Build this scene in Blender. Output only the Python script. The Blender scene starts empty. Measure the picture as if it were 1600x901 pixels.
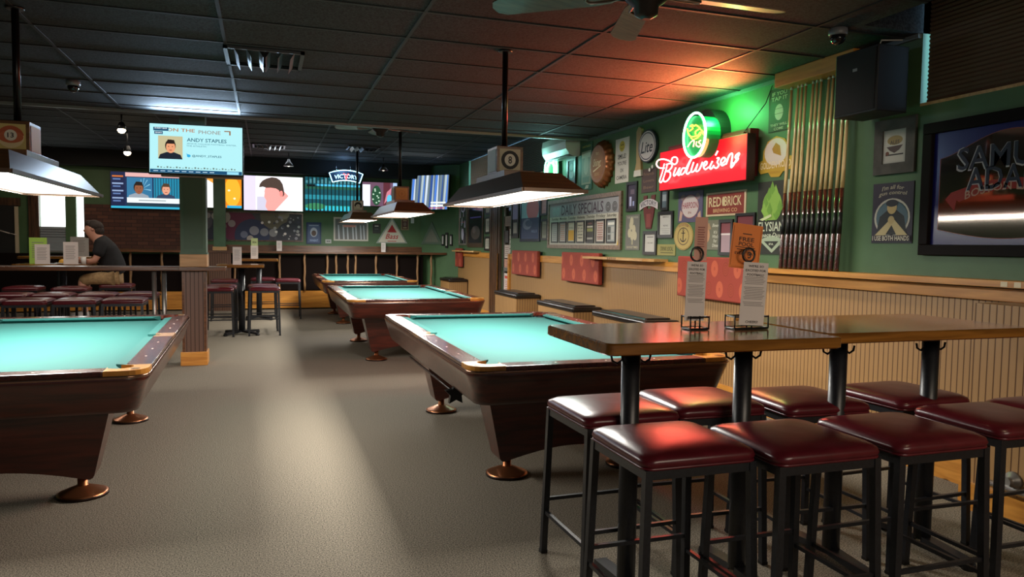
import bpy, bmesh, math, random
from mathutils import Vector, Matrix
random.seed(7)
SC = bpy.context.scene
COL = SC.collection
PI = math.pi

# ------------------------------------------------------------------ camera, world, lights, exposure
def _cam():
    yaw, pitch, roll = .32348, .05907, .013895
    f = Vector((math.sin(yaw)*math.cos(pitch), math.cos(yaw)*math.cos(pitch), -math.sin(pitch)))
    r = Vector((math.cos(yaw), -math.sin(yaw), 0)); u = r.cross(f)
    R = r*math.cos(roll)+u*math.sin(roll); U = -r*math.sin(roll)+u*math.cos(roll)
    cd = bpy.data.cameras.new('camera'); cd.sensor_width = 36; cd.lens = 1149.28*36/1600
    cd.clip_start = .05; cd.clip_end = 100
    c = bpy.data.objects.new('camera', cd); COL.objects.link(c)
    c.matrix_world = Matrix(((R.x, U.x, -f.x, 0), (R.y, U.y, -f.y, 0), (R.z, U.z, -f.z, 1.46), (0, 0, 0, 1)))
    SC.camera = c
_cam()
SC.view_settings.view_transform = 'Standard'; SC.view_settings.look = 'None'
SC.view_settings.gamma = 1; SC.view_settings.use_curve_mapping = False
SC.view_settings.exposure = 0.35
W = bpy.data.worlds.new('world'); SC.world = W; W.use_nodes = True
W.node_tree.nodes['Background'].inputs[0].default_value = (.75, .85, 1, 1)
W.node_tree.nodes['Background'].inputs[1].default_value = .07

def light(name, kind, loc, power, color=(1, 1, 1), size=.1, size_y=None, rot=(0, 0, 0), spread=None, spot=None):
    d = bpy.data.lights.new(name, kind); d.energy = power; d.color = color
    if kind == 'AREA':
        d.size = size
        if size_y: d.shape = 'RECTANGLE'; d.size_y = size_y
        if spread: d.spread = spread
    elif kind == 'SPOT':
        d.spot_size = spot or 1.2; d.spot_blend = .6; d.shadow_soft_size = size
    else: d.shadow_soft_size = size
    o = bpy.data.objects.new(name, d); COL.objects.link(o); o.location = loc; o.rotation_euler = rot
    return o
POOL = 118           # power of each table lamp
# fill lights added behind the camera and further in, plus the screen's glow
light('room_fill_rear', 'AREA', (2.3, -1.6, 2.6), 70, (1, .84, .66), 2.4, 1.2, (math.radians(50), 0, math.radians(8)))  # unseen frontal fill for the cards and lamp fronts
light('bar_fill_right', 'SPOT', (2.9, 1.2, 2.85), 22, (1, .74, .45), .12, rot=(math.radians(38), 0, math.radians(-28)), spot=1.5)  # added warm fill over the right bar tables
light('back_room_fill', 'AREA', (-1.2, 13.3, 3.2), 18, (1, .86, .7), 2.0, 1.6)  # added ambient fill, no fixture here
light('back_wall_fill', 'AREA', (3.0, 15.2, 3.2), 7, (.85, .93, 1), 1.0, 1.0, (math.radians(-22), 0, 0))  # added cool fill for the back wall, no lamp hangs here
light('back_wall_fill_left', 'AREA', (.6, 15.4, 3.2), 9, (.85, .93, 1), 1.2, .8, (math.radians(-22), 0, 0))  # left half of the added back wall fill
light('television_glow', 'AREA', (-.735, 9.02, 2.80), 26, (.55, .75, 1), .9, .15, (math.radians(-140), 0, 0))
light('left_room_fill', 'AREA', (-3.2, 11.0, 3.2), 30, (1, .9, .78), 1.6, 1.2)  # added ambient fill over the left stools
light('sports_bar_fill', 'AREA', (-3.2, 15.2, 3.2), 12, (1, .8, .62), 1.0, .8)  # added warm fill for the far left corner

light('sign_wall_fill', 'AREA', (2.7, 6.6, 2.86), 22, (1, .90, .78), .25, 4.6, (0, math.radians(-50), 0), spread=1.35)  # wash added to brighten the wall signs, no fixture there

# ------------------------------------------------------------------ materials
def lin(c):
    if isinstance(c, str):
        c = [int(c[i:i+2], 16)/255 for i in (0, 2, 4)]
    return tuple(x/12.92 if x <= .04045 else ((x+.055)/1.055)**2.4 for x in c)+(1,)
MC = {}
def mat(name, c, rough=.5, metal=0, emit=0, coat=0, spec=None, trans=0):
    k = name
    if k in MC: return MC[k]
    m = bpy.data.materials.new(name); m.use_nodes = True; b = m.node_tree.nodes['Principled BSDF']
    b.inputs['Base Color'].default_value = lin(c); b.inputs['Roughness'].default_value = rough
    b.inputs['Metallic'].default_value = metal
    if coat: b.inputs['Coat Weight'].default_value = coat; b.inputs['Coat Roughness'].default_value = .12
    if spec is not None: b.inputs['Specular IOR Level'].default_value = spec
    if emit:
        b.inputs['Base Color'].default_value = (0, 0, 0, 1)
        b.inputs['Emission Color'].default_value = lin(c); b.inputs['Emission Strength'].default_value = emit
    MC[k] = m
    return m
def P(c, rough=.6): return mat('paint_'+c, c, rough)           # flat printed colour
def L(c, e=1.0): return mat('glow_%s_%s' % (c, e), c, emit=e)  # something that gives off light
def nodes(m): return m.node_tree.nodes, m.node_tree.links, m.node_tree.nodes['Principled BSDF']
def tex(N, K, scale=(1, 1, 1), coord='Object'):
    t = N.new('ShaderNodeTexCoord'); p = N.new('ShaderNodeMapping'); p.inputs['Scale'].default_value = scale
    K.new(t.outputs[coord], p.inputs[0]); return p.outputs[0]
def ramp(N, K, src, stops):
    r = N.new('ShaderNodeValToRGB'); K.new(src, r.inputs[0])
    e = r.color_ramp.elements
    while len(e) < len(stops): e.new(.5)
    for i, (p, c) in enumerate(stops): e[i].position = p; e[i].color = lin(c) if not isinstance(c, float) else (c, c, c, 1)
    return r.outputs[0]
def noise(N, K, vec, scale, detail=3, dist=0):
    n = N.new('ShaderNodeTexNoise'); n.inputs['Scale'].default_value = scale; n.inputs['Detail'].default_value = detail
    n.inputs['Distortion'].default_value = dist; K.new(vec, n.inputs['Vector']); return n.outputs['Fac']
def bump(N, K, b, h, s=.2, d=.01):
    n = N.new('ShaderNodeBump'); n.inputs['Strength'].default_value = s; n.inputs['Distance'].default_value = d
    K.new(h, n.inputs['Height']); K.new(n.outputs[0], b.inputs['Normal'])
def wood(name, dark, light_, rough=.35, axis='X', coat=.3, scale=1.0, knots=False):
    if name in MC: return MC[name]
    m = mat(name, light_, rough, coat=coat); N, K, b = nodes(m)
    s = {'X': (1.2, 14, 14), 'Y': (14, 1.2, 14), 'Z': (14, 14, 1.2)}[axis]
    v = tex(N, K, tuple(q*scale for q in s)); f = noise(N, K, v, 2.2, 5, .6)
    c = ramp(N, K, f, [(.3, dark), (.68, light_)])
    if knots:
        vo = N.new('ShaderNodeTexVoronoi'); vo.inputs['Scale'].default_value = 3.0
        K.new(tex(N, K, (1, 1, 1.6)), vo.inputs['Vector'])
        kr = ramp(N, K, vo.outputs['Distance'], [(.06, '3a1d08'), (.12, 'ffffff')])
        mx = N.new('ShaderNodeMix'); mx.data_type = 'RGBA'; mx.blend_type = 'MULTIPLY'; mx.inputs[0].default_value = 1
        K.new(c, mx.inputs[6]); K.new(kr, mx.inputs[7]); c = mx.outputs[2]
    K.new(c, b.inputs['Base Color']); bump(N, K, b, f, .06, .004)
    return m
def grain(name, c1, c2, scale, rough=.8, bs=.2, coat=0, metal=0, bd=.004, lo=.35, hi=.65):
    if name in MC: return MC[name]
    m = mat(name, c1, rough, metal, coat=coat); N, K, b = nodes(m)
    f = noise(N, K, tex(N, K), scale, 4); K.new(ramp(N, K, f, [(lo, c1), (hi, c2)]), b.inputs['Base Color'])
    if bs: bump(N, K, b, f, bs, bd)
    return m
def grooves(name, c1, c2, pitch, rough=.45, diag=True):
    """board with fine vertical grooves; spacing runs along x+y so it works on faces of either direction"""
    m = mat(name, c1, rough); N, K, b = nodes(m)
    t = N.new('ShaderNodeTexCoord'); s = N.new('ShaderNodeSeparateXYZ'); K.new(t.outputs['Object'], s.inputs[0])
    a = N.new('ShaderNodeMath'); a.operation = 'ADD'; K.new(s.outputs[0], a.inputs[0]); K.new(s.outputs[1], a.inputs[1])
    d = N.new('ShaderNodeMath'); d.operation = 'DIVIDE'; K.new(a.outputs[0], d.inputs[0]); d.inputs[1].default_value = pitch
    f = N.new('ShaderNodeMath'); f.operation = 'FRACT'; K.new(d.outputs[0], f.inputs[0])
    h = ramp(N, K, f.outputs[0], [(0, 0.0), (.10, 0.0), (.2, 1.0), (.9, 1.0)])
    c = ramp(N, K, f.outputs[0], [(.04, c2), (.14, c2), (.2, c1)])
    K.new(c, b.inputs['Base Color']); bump(N, K, b, h, .5, .004)
    return m

carpet = grain('carpet', '403a30', '968b79', 150, .95, .6, lo=.36, hi=.64)
green_paint = grain('green_wall_paint', '42603c', '486743', 3, .55, 0)
ceiling_tile = grain('black_ceiling_tile', '090a0a', '2a2e30', 75, .85, .4, lo=.40, hi=.58)
black_metal = grain('black_powder_steel', '15161a', '1d1f24', 90, .38, .05)
grid_metal = mat('grid_metal', '0c0d0d', .6, .0)
chrome = mat('chrome', 'c9c9c9', .18, 1)
copper = mat('copper_foot', 'b0714a', .32, .9)
brass = mat('brass', 'd09c4a', .3, .9)
black = mat('black_plastic', '101012', .35)
black_soft = mat('black_vinyl', '181413', .32)
mahogany = wood('mahogany', '2a100a', '521f13', .3, 'X', .5)
mahog_x = wood('mahogany_top', '33160f', '5a2a1e', .22, 'Y', .7)
oak_top = wood('lacquered_oak', '5f3a12', '8d5c22', .16, 'X', .6)
pine = wood('knotty_pine', 'a86a22', 'cf8f3c', .4, 'Y', .2, .8, True)
pine_x = wood('knotty_pine_x', 'a86a22', 'cf8f3c', .4, 'X', .2, .8, True)
brown_wood = wood('brown_ledge_wood', '3f2414', '6e4426', .3, 'X', .4)
log_wood = wood('peeled_log', '6a4c30', '9c7650', .5, 'Z', .1)
pale_block = wood('pale_block_wood', 'a07c50', 'c39c6b', .5, 'X', .1)
wains = grooves('tan_beadboard', 'a07a4c', '5c3c20', .042)
wains_dark = grooves('brown_beadboard', '5e4234', '38241b', .045)
cloth = grain('turquoise_cloth', '115350', '155d59', 260, .9, .08)
leather = grain('maroon_vinyl', '4a1119', '571620', 14, .3, .12, bd=.003)
cushion_leather = grain('black_vinyl_pad', '171210', '1f1815', 16, .3, .15)

# ------------------------------------------------------------------ mesh builder
class MB:
    def __init__(s): s.bm = bmesh.new(); s.ms = []
    def mi(s, m):
        if m not in s.ms: s.ms.append(m)
        return s.ms.index(m)
    def face(s, vs, m, smooth=False):
        try: f = s.bm.faces.new(vs)
        except ValueError: return
        f.material_index = s.mi(m); f.smooth = smooth
    def box(s, x0, x1, y0, y1, z0, z1, m, bev=0):
        if x0 > x1: x0, x1 = x1, x0
        if y0 > y1: y0, y1 = y1, y0
        if z0 > z1: z0, z1 = z1, z0
        v = [s.bm.verts.new((x, y, z)) for z in (z0, z1) for x, y in ((x0, y0), (x1, y0), (x1, y1), (x0, y1))]
        fs = []
        for q in ((0, 3, 2, 1), (4, 5, 6, 7), (0, 1, 5, 4), (1, 2, 6, 5), (2, 3, 7, 6), (3, 0, 4, 7)):
            f = s.bm.faces.new([v[i] for i in q]); f.material_index = s.mi(m); fs.append(f)
        if bev:
            es = list({e for f in fs for e in f.edges})
            r = bmesh.ops.bevel(s.bm, geom=es, offset=bev, segments=2, affect='EDGES', profile=.7)
            for f in r['faces']: f.material_index = s.mi(m); f.smooth = True
        return s
    def loft(s, rings, m, cap=True, smooth=True, closed=True):
        R = [[s.bm.verts.new(p) for p in r] for r in rings]
        n = len(R[0])
        for a, b in zip(R, R[1:]):
            for i in range(n if closed else n-1): s.face([a[i], a[(i+1) % n], b[(i+1) % n], b[i]], m, smooth)
        if cap: s.face(R[0][::-1], m); s.face(R[-1], m)
        return s
    def prism(s, pts, z0, z1, m, smooth=False):
        return s.loft([[(x, y, z0) for x, y in pts], [(x, y, z1) for x, y in pts]], m, True, smooth)
    def tube(s, pts, r, m, seg=8, cap=True, closed=False):
        pts = [Vector(p) for p in pts]; n = len(pts)
        rs = r if isinstance(r, (list, tuple)) else [r]*n
        rings = []; up = None
        for i, p in enumerate(pts):
            if closed: t = pts[(i+1) % n]-pts[i-1]
            else: t = (pts[min(i+1, n-1)]-pts[max(i-1, 0)])
            if t.length < 1e-9: t = Vector((0, 0, 1))
            t.normalize()
            if up is None:
                up = Vector((0, 0, 1)) if abs(t.z) < .9 else Vector((1, 0, 0))
            a = up-t*up.dot(t)
            if a.length < 1e-6: a = t.orthogonal()
            a.normalize(); b = t.cross(a); up = a
            rings.append([p+(a*math.cos(k*2*PI/seg)+b*math.sin(k*2*PI/seg))*rs[i] for k in range(seg)])
        if closed: rings.append(rings[0])
        return s.loft(rings, m, cap and not closed)
    def bar(s, a, b, w, m, h=None):
        """square bar from a to b"""
        a = Vector(a); b = Vector(b); t = (b-a).normalized(); h = h or w
        up = Vector((0, 1, 0)) if abs(t.z) > .7 else Vector((0, 0, 1))
        x = t.cross(up).normalized(); y = x.cross(t).normalized()
        o = [x*(w/2)*i+y*(h/2)*j for i, j in ((-1, -1), (1, -1), (1, 1), (-1, 1))]
        return s.loft([[a+q for q in o], [b+q for q in o]], m, True, False)
    def lathe(s, prof, c, m, seg=24, axis='Z', smooth=True):
        rings = []
        for r, h in prof:
            ring = []
            for k in range(seg):
                a = k*2*PI/seg; x = r*math.cos(a); y = r*math.sin(a)
                p = {'Z': (x, y, h), 'Y': (x, h, y), 'X': (h, x, y)}[axis]
                ring.append((p[0]+c[0], p[1]+c[1], p[2]+c[2]))
            rings.append(ring)
        return s.loft(rings, m, True, smooth)
    # flat shapes on a front facing -y, u to the right, v up, y = depth of the layer
    def rect(s, u0, u1, v0, v1, y, m): return s.poly([(u0, v0), (u1, v0), (u1, v1), (u0, v1)], y, m)
    def poly(s, pts, y, m):
        v = [s.bm.verts.new((a, y, b)) for a, b in pts]; s.face(v, m); return s
    def ell(s, u, v, ru, rv, y, m, a0=0, a1=2*PI, n=20):
        full = abs(a1-a0-2*PI) < 1e-6
        pts = [(u+ru*math.cos(a0+(a1-a0)*k/n), v+rv*math.sin(a0+(a1-a0)*k/n)) for k in range(n if full else n+1)]
        return s.poly(pts, y, m)
    def ring(s, u, v, ru, rv, w, y, m, n=28, a0=0, a1=2*PI):
        A = [a0+(a1-a0)*k/n for k in range(n+1)]
        for p, q in zip(A, A[1:]):
            s.poly([(u+ru*math.cos(p), v+rv*math.sin(p)), (u+ru*math.cos(q), v+rv*math.sin(q)),
                    (u+(ru-w)*math.cos(q), v+(rv-w)*math.sin(q)), (u+(ru-w)*math.cos(p), v+(rv-w)*math.sin(p))], y, m)
        return s
    def plate(s, pts, y0, y1, m):
        """outline in (u,v) given thickness from y0 to y1"""
        return s.loft([[(a, y0, b) for a, b in pts], [(a, y1, b) for a, b in pts]], m, True, False)
    def text(s, t, u, v, w, h, y, m, shear=0, arc=0, thick=.0012):
        """letters fitted in a w by h box centred on (u,v); arc bends the line upward"""
        vs, fs = glyphs(t, shear)
        if not vs: return s
        xs = [p[0] for p in vs]; ys = [p[1] for p in vs]
        x0, x1, y0, y1 = min(xs), max(xs), min(ys), max(ys)
        kx = w/max(x1-x0, 1e-6); ky = h/max(y1-y0, 1e-6)
        nv = []
        for p in vs:
            a = (p[0]-(x0+x1)/2)*kx; b = (p[1]-(y0+y1)/2)*ky
            b += arc*(1-(2*a/w)**2)
            nv.append(s.bm.verts.new((u+a, y, v+b)))
        for f in fs: s.face([nv[i] for i in f], m)
        return s
    def build(s, name, parent=None, shade=False, fix=True):
        if fix: bmesh.ops.recalc_face_normals(s.bm, faces=s.bm.faces)
        me = bpy.data.meshes.new(name); s.bm.to_mesh(me); s.bm.free()
        for m in s.ms: me.materials.append(m)
        o = bpy.data.objects.new(name, me); COL.objects.link(o)
        if parent: o.parent = parent
        return o
GC = {}
def glyphs(t, shear=0):
    k = (t, shear)
    if k not in GC:
        c = bpy.data.curves.new('t', 'FONT'); c.body = t; c.resolution_u = 2; c.shear = shear; c.offset = .012
        o = bpy.data.objects.new('t', c); COL.objects.link(o)
        dg = bpy.context.evaluated_depsgraph_get(); dg.update()
        me = bpy.data.meshes.new_from_object(o.evaluated_get(dg))
        GC[k] = ([tuple(v.co) for v in me.vertices], [tuple(p.vertices) for p in me.polygons])
        bpy.data.objects.remove(o); bpy.data.curves.remove(c); bpy.data.meshes.remove(me)
    return GC[k]
def empty(name, loc=(0, 0, 0), rz=0, label=None, cat=None, group=None):
    o = bpy.data.objects.new(name, None); COL.objects.link(o); o.location = loc; o.rotation_euler = (0, 0, rz)
    o.empty_display_size = .05
    return tag(o, label, cat, group)
def tag(o, label=None, cat=None, group=None, kind=None):
    if label: o['label'] = label
    if cat: o['category'] = cat
    if group: o['group'] = group
    if kind: o['kind'] = kind
    return o
def struct(mb, name): return tag(mb.build(name), kind='structure')
def dup(root, loc, rz=None, label=None, group=None):
    r = root.copy(); COL.objects.link(r); r.location = loc
    if rz is not None: r.rotation_euler = (0, 0, rz)
    if label: r['label'] = label
    if group: r['group'] = group
    for ch in list(root.children):
        c = ch.copy(); COL.objects.link(c); c.parent = r
        for g in list(ch.children):
            d = g.copy(); COL.objects.link(d); d.parent = c
    return r
def rrect(x0, x1, y0, y1, r, n=6):
    pts = []
    for cx, cy, a in ((x1-r, y1-r, 0), (x0+r, y1-r, PI/2), (x0+r, y0+r, PI), (x1-r, y0+r, 3*PI/2)):
        for k in range(n+1):
            t = a+PI/2*k/n; pts.append((cx+r*math.cos(t), cy+r*math.sin(t)))
    return pts

# ------------------------------------------------------------------ the room
XW, YB, CZ, CF = 4.15, 17.0, 2.9, 3.25
m = MB(); m.box(-6.5, 4.4, -3, 17.2, -.05, 0, carpet); struct(m, 'floor')
m = MB()
m.box(-6.5, 3.65, -3, 9.2, CZ, CF+.1, ceiling_tile); m.box(3.65, 4.4, 3.86, 9.2, CZ, CF+.1, ceiling_tile)
m.box(3.65, 4.4, -3, 1.2, CZ, CF+.1, ceiling_tile)
m.box(3.65, 4.4, 1.2, 3.86, CF, CF+.1, ceiling_tile)
m.box(-6.5, 4.4, 9.2, 17.2, CF, CF+.1, ceiling_tile); struct(m, 'ceiling')
m = MB()
for k in range(-6, 4):
    x = .95+1.22*k
    if -6.5 < x < 4.1: m.box(x-.012, x+.012, -3, 9.2, CZ-.006, CZ, grid_metal)
for k in range(-11, 8):
    y = 4.6+.61*k
    m.box(-6.5, 3.65 if y < 3.86 else 4.15, y-.012, y+.012, CZ-.007, CZ-.0005, grid_metal)
for k in range(-6, 4):
    x = .95+1.22*k; m.box(x-.012, x+.012, 9.21, 17, CF-.006, CF, grid_metal)
for k in range(0, 13):
    y = 9.5+.61*k; m.box(-6.5, 4.15, y-.012, y+.012, CF-.007, CF-.0005, grid_metal)
struct(m, 'trim_1')
m = MB(); m.box(-6.5, 4.15, 9.16, 9.2, CZ-.03, CZ+.01, mat('grey_angle_trim', '6b7472', .4, .2))
m.box(4.12, 4.15, 3.87, 9.2, CZ-.03, CZ, mat('grey_angle_trim', '6b7472')); struct(m, 'trim_2')
# right wall with its openings: high window (near), doorway, high window (far)
g = green_paint
m = MB()
m.box(XW, XW+.2, -3, 1.2, 0, CF, g); m.box(XW, XW+.2, 1.2, 3.86, 0, 2.42, g); m.box(XW, XW+.2, 3.86, 10.72, 0, CF, g)
m.box(XW, XW+.2, 10.72, 15.42, 2.62, CF, g) if False else None
m.box(XW, XW+.2, 10.72, 12.5, 0, 2.62, g); m.box(XW, XW+.2, 12.5, 13.0, 2.2, 2.62, g); m.box(XW, XW+.2, 13.0, 15.42, 0, 2.62, g)
m.box(XW, XW+.2, 15.42, 17.2, 0, CF, g); struct(m, 'wall_right')
m = MB(); m.box(-3.5, 4.35, YB, YB+.2, 0, CF, g); m.box(-6.5, -3.5, YB, YB+.2, 0, 1.2, g); m.box(-6.5, -3.5, YB, YB+.2, 2.45, CF, g)
m.box(-6.5, -4.28, YB, YB+.2, 1.2, 2.45, g); m.box(-3.83, -3.64, YB, YB+.2, 1.2, 2.45, g)
# the corner between back wall and right wall is cut off at an angle
m.prism([(3.42, YB), (XW, 16.2), (XW+.01, YB+.01)], 0, CF, g); struct(m, 'wall_back')
m = MB(); m.box(-6.7, -6.5, -3, 17.2, 0, CF, g); struct(m, 'wall_left')
brick = mat('dark_brick', '4b2a20', .7); N, K, b = nodes(brick)
bt = N.new('ShaderNodeTexBrick'); mp = N.new('ShaderNodeMapping'); tc = N.new('ShaderNodeTexCoord')
mp.inputs['Rotation'].default_value = (PI/2, 0, 0); K.new(tc.outputs['Object'], mp.inputs[0]); K.new(mp.outputs[0], bt.inputs[0])
bt.inputs['Scale'].default_value = 1; bt.inputs['Brick Width'].default_value = .21; bt.inputs['Row Height'].default_value = .075
bt.inputs['Mortar Size'].default_value = .006; bt.inputs['Color1'].default_value = lin('4a281e'); bt.inputs['Color2'].default_value = lin('70432f'); bt.inputs['Bias'].default_value = -.5
bt.inputs['Mortar'].default_value = lin('2a1712'); K.new(bt.outputs[0], b.inputs['Base Color'])
m = MB(); m.box(-3.48, -1.35, YB-.06, YB, 1.28, 2.17, brick); struct(m, 'wall_brick')

# wainscot, chair rails, baseboards of the right wall
m = MB()
for a, c in ((3.35, 12.45), (13.02, 16.2)): m.box(XW-.015, XW, a, c, .14, 1.2, wains)
m.box(3.80, XW, -1.5, 3.1, .14, 1.17, wains); m.box(XW-.016, XW, 3.1, 3.35, .14, 1.2, wains)
struct(m, 'trim_3')
m = MB()
for a, c in ((5.5, 12.45), (13.02, 16.2)): m.box(XW-.04, XW, a, c, 1.2, 1.3, pine)
m.box(XW-.05, XW-.012, 12.42, 12.5, .0, 1.3, pine); m.box(XW-.05, XW-.012, 13.02, 13.12, 0, 1.3, pine)
struct(m, 'trim_4')
m = MB()
m.box(XW-.035, XW, 3.1, 12.45, 0, .16, pine); m.box(XW-.035, XW, 13.1, 16.2, 0, .16, pine)
m.box(3.765, 3.80, -1.5, 3.1, 0, .15, pine); m.box(3.78, XW, 3.1, 3.13, 0, .15, pine); struct(m, 'baseboard_right')
# high windows in the right wall with daylight outside, and pleated shades
day = L('9fd8ff', 5.0)
m = MB(); m.box(XW+.12, XW+.13, 1.2, 3.86, 2.42, CF, day); m.box(XW, XW+.2, 1.2, 3.86, 2.42, 2.44, pale_block); struct(m, 'window_1')
m = MB(); m.box(XW+.12, XW+.13, 10.72, 15.42, 2.62, CF, day); m.box(XW-.01, XW+.2, 10.72, 15.42, 2.60, 2.62, pale_block); struct(m, 'window_2')
def shade(y0, y1, z0, z1, c, label):
    mm = mat('shade_'+c, c, .8); mb = MB(); n = int((z1-z0)/.014)
    pts = []
    for k in range(n+1): pts.append((XW+.03+(.006 if k % 2 else -.004), z0+(z1-z0)*k/n))
    a = [(x, y0, z) for x, z in pts]; c2 = [(x, y1, z) for x, z in pts]
    b2 = [(x+.006, y1, z) for x, z in pts[::-1]]; a2 = [(x+.006, y0, z) for x, z in pts[::-1]]
    mb.loft([a+a2, c2+b2], mm, True, False)
    tag(mb.build('cellular_shade'), label, 'window shade')
shade(1.2, 3.835, 2.425, CF-.01, '55402f', 'dark brown pleated shade over the high window above the big framed mirror')
shade(10.80, 13.3, 2.63, CF-.01, '4b4340', 'dark pleated shade on the high far window, nearer the air conditioner')
shade(13.36, 15.38, 2.63, CF-.01, 'a08a78', 'light beige pleated shade on the far end of the high window')

# doorway with noticed glass door, brown jambs
jw = wood('door_jamb_wood', '2f1c10', '5f3d22', .45, 'Z', .2)
m = MB()
for a in (13.0, 13.12, 13.26, 13.4, 13.5): m.box(XW-.05-.01*(a*10 % 2), XW, a, a+.1, 0, 2.35, jw)
m.box(XW-.05, XW, 12.45, 13.6, 2.2, 2.35, jw); struct(m, 'trim_5')
alum = mat('aluminium', 'a8a5a0', .35, .8)
m = MB()
for a in (12.5, 12.96): m.box(XW+.02, XW+.07, a, a+.04, 0, 2.2, alum)
for z in (0.05, .98, 2.14): m.box(XW+.02, XW+.07, 12.5, 13.0, z, z+.07, alum)
m.box(XW+.04, XW+.05, 12.5, 13.0, .05, 2.2, mat('dark_glass', '17140f', .08, 0, spec=.8)); m.box(XW+.12, XW+.2, 12.4, 13.1, 0, 2.2, mat('dark_beyond', '1c1713', .9)); struct(m, 'door_1')

# back wall fittings: ledge, balusters, dark panels, kick board
m = MB(); m.box(-6.2, 3.42, 16.66, 16.7, .42, 1.17, mat('dark_panel', '140d0b', .9, spec=.1)); struct(m, 'wall_counter')
m = MB(); m.box(-6, 3.7, 16.62, 16.66, .03, .4, pine_x); struct(m, 'baseboard_back')
m = MB(); m.box(-3.5, 3.45, YB-.05, YB-.01, 1.26, 1.38, brown_wood); struct(m, 'trim_6')
m = MB(); m.prism([(-3.5, 16.42), (3.92, 16.42), (3.42, 16.94), (-3.5, 16.94)], 1.215, 1.26, brown_wood)
tag(m.build('counter_ledge'), 'long brown wooden counter ledge running under the back wall screens', 'counter')
for x in (-3.1, -2.6, -2.02, -1.55, -1.15, -.62, .28, .80, 1.28, 1.47, 1.72, 1.89, 2.34, 2.81, 3.28, 3.6):
    m = MB(); n = 6
    m.tube([(x+.006*math.sin(k*2+x*9), 16.58, .4+.815*k/n) for k in range(n+1)], [.025+.004*math.sin(k*3+x*5) for k in range(n+1)], log_wood, 8)
    tag(m.build('ledge_post'), 'peeled log post holding up the long ledge of the back wall', 'post', 'log posts under the back ledge')
m = MB(); m.box(-6.4, 3.6, 16.70, 16.99, 2.93, CF-.001, mat('black_soffit', '0c0c0e', .8)); struct(m, 'trim_9')
# left part of the back wall: windows, door, posts
m = MB(); m.box(-4.28, -3.83, YB+.08, YB+.1, 1.2, 2.45, L('eef6f4', 2.6)); m.box(-4.3, -3.81, YB-.02, YB+.06, 1.18, 1.22, alum)
for k in range(4): m.box(-4.28, -3.83, YB+.0, YB+.02, 1.5+.05*k, 1.51+.05*k, mat('blind_grey', '8a9298', .5))
m.box(-4.28, -3.83, YB+.02, YB+.03, 1.22, 1.70, mat('blind_grey', '8a9298', .5)); struct(m, 'window_3')
m = MB(); m.box(-3.64, -3.5, YB+.08, YB+.1, 1.2, 2.45, L('eef6f4', 2.6)); struct(m, 'window_4')
m = MB(); m.box(-4.46, -4.28, YB-.06, YB, 0, 2.6, jw); m.box(-4.4, -4.36, YB-.09, YB-.06, 0, 2.6, jw); struct(m, 'trim_7')
m = MB(); m.box(-6.3, -4.66, YB-.12, YB, 0, 2.1, mat('dark_door', '1c1a1a', .5)); m.box(-6.4, -4.6, YB-.1, YB, 2.1, 2.25, jw); struct(m, 'door_2')
m = MB(); m.box(-4.67, -4.61, YB-.16, YB-.12, .9, 2.08, mat('cream_strip', 'b7aa90', .5)); struct(m, 'trim_8')
# ------------------------------------------------------------------ pillars and the half-wall ledge on the left
gp = grain('green_pillar_paint', '3c5a43', '43624a', 5, .5, 0)
m = MB(); m.box(-.935, -.66, 9.3, 9.56, 1.3, CF, gp); m.box(-.945, -.65, 9.29, 9.57, 1.3, 1.32, gp)
m.box(-.90, -.695, 9.293, 9.3, 1.36, CZ, mat('green_panel', '37543d', .5)); 
pr = empty('pillar', (0, 0, 0), 0, 'square pillar with green upper part and brown beadboard base beside the left pool table', 'pillar')
m.build('shaft', pr)
m = MB(); m.box(-.945, -.65, 9.28, 9.57, 1.155, 1.3, pale_block, .006); m.build('wood_collar', pr)
m = MB(); m.box(-.92, -.67, 9.30, 9.55, .16, 1.11, wains_dark); m.box(-.925, -.90, 9.295, 9.31, .16, 1.11, brown_wood); m.box(-.69, -.665, 9.295, 9.31, .16, 1.11, brown_wood)
m.build('beadboard_base', pr)
m = MB(); m.box(-.945, -.655, 9.27, 9.57, 0, .16, pine_x, .005); m.build('plinth', pr)
pr = empty('pillar', (0, 0, 0), 0, 'slim green pillar standing on the back ledge in front of the orange screen', 'pillar')
m = MB(); m.box(-1.02, -.79, 16.42, 16.6, 1.33, CF, gp); m.build('shaft', pr)
m = MB(); m.box(-1.04, -.77, 16.40, 16.6, 1.262, 1.34, pale_block); m.build('wood_collar', pr)
m = MB(); m.box(-1.12, -.69, 16.44, 16.56, .0, 1.214, wains_dark); m.build('beadboard_base', pr)
r = empty('drink_ledge', (0, 0, 0), 0, 'long dark wooden drink ledge on the left, ending past the green pillar', 'ledge')
m = MB(); m.box(-6.4, -.945, 9.22, 9.62, 1.11, 1.155, brown_wood, .008); m.box(-.95, -.45, 9.2, 9.279, 1.11, 1.155, brown_wood, .006)
m.box(-.649, -.45, 9.275, 9.62, 1.11, 1.155, brown_wood, .006); m.build('ledge_top', r)
for x, y in ((-1.22, 9.34), (-1.13, 9.44)):
    m = MB(); m.tube([(x, y, 0), (x, y, 1.11)], .026, mat('brushed_steel', '8b8782', .35, .7), 12); m.build('post', r)

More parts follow.
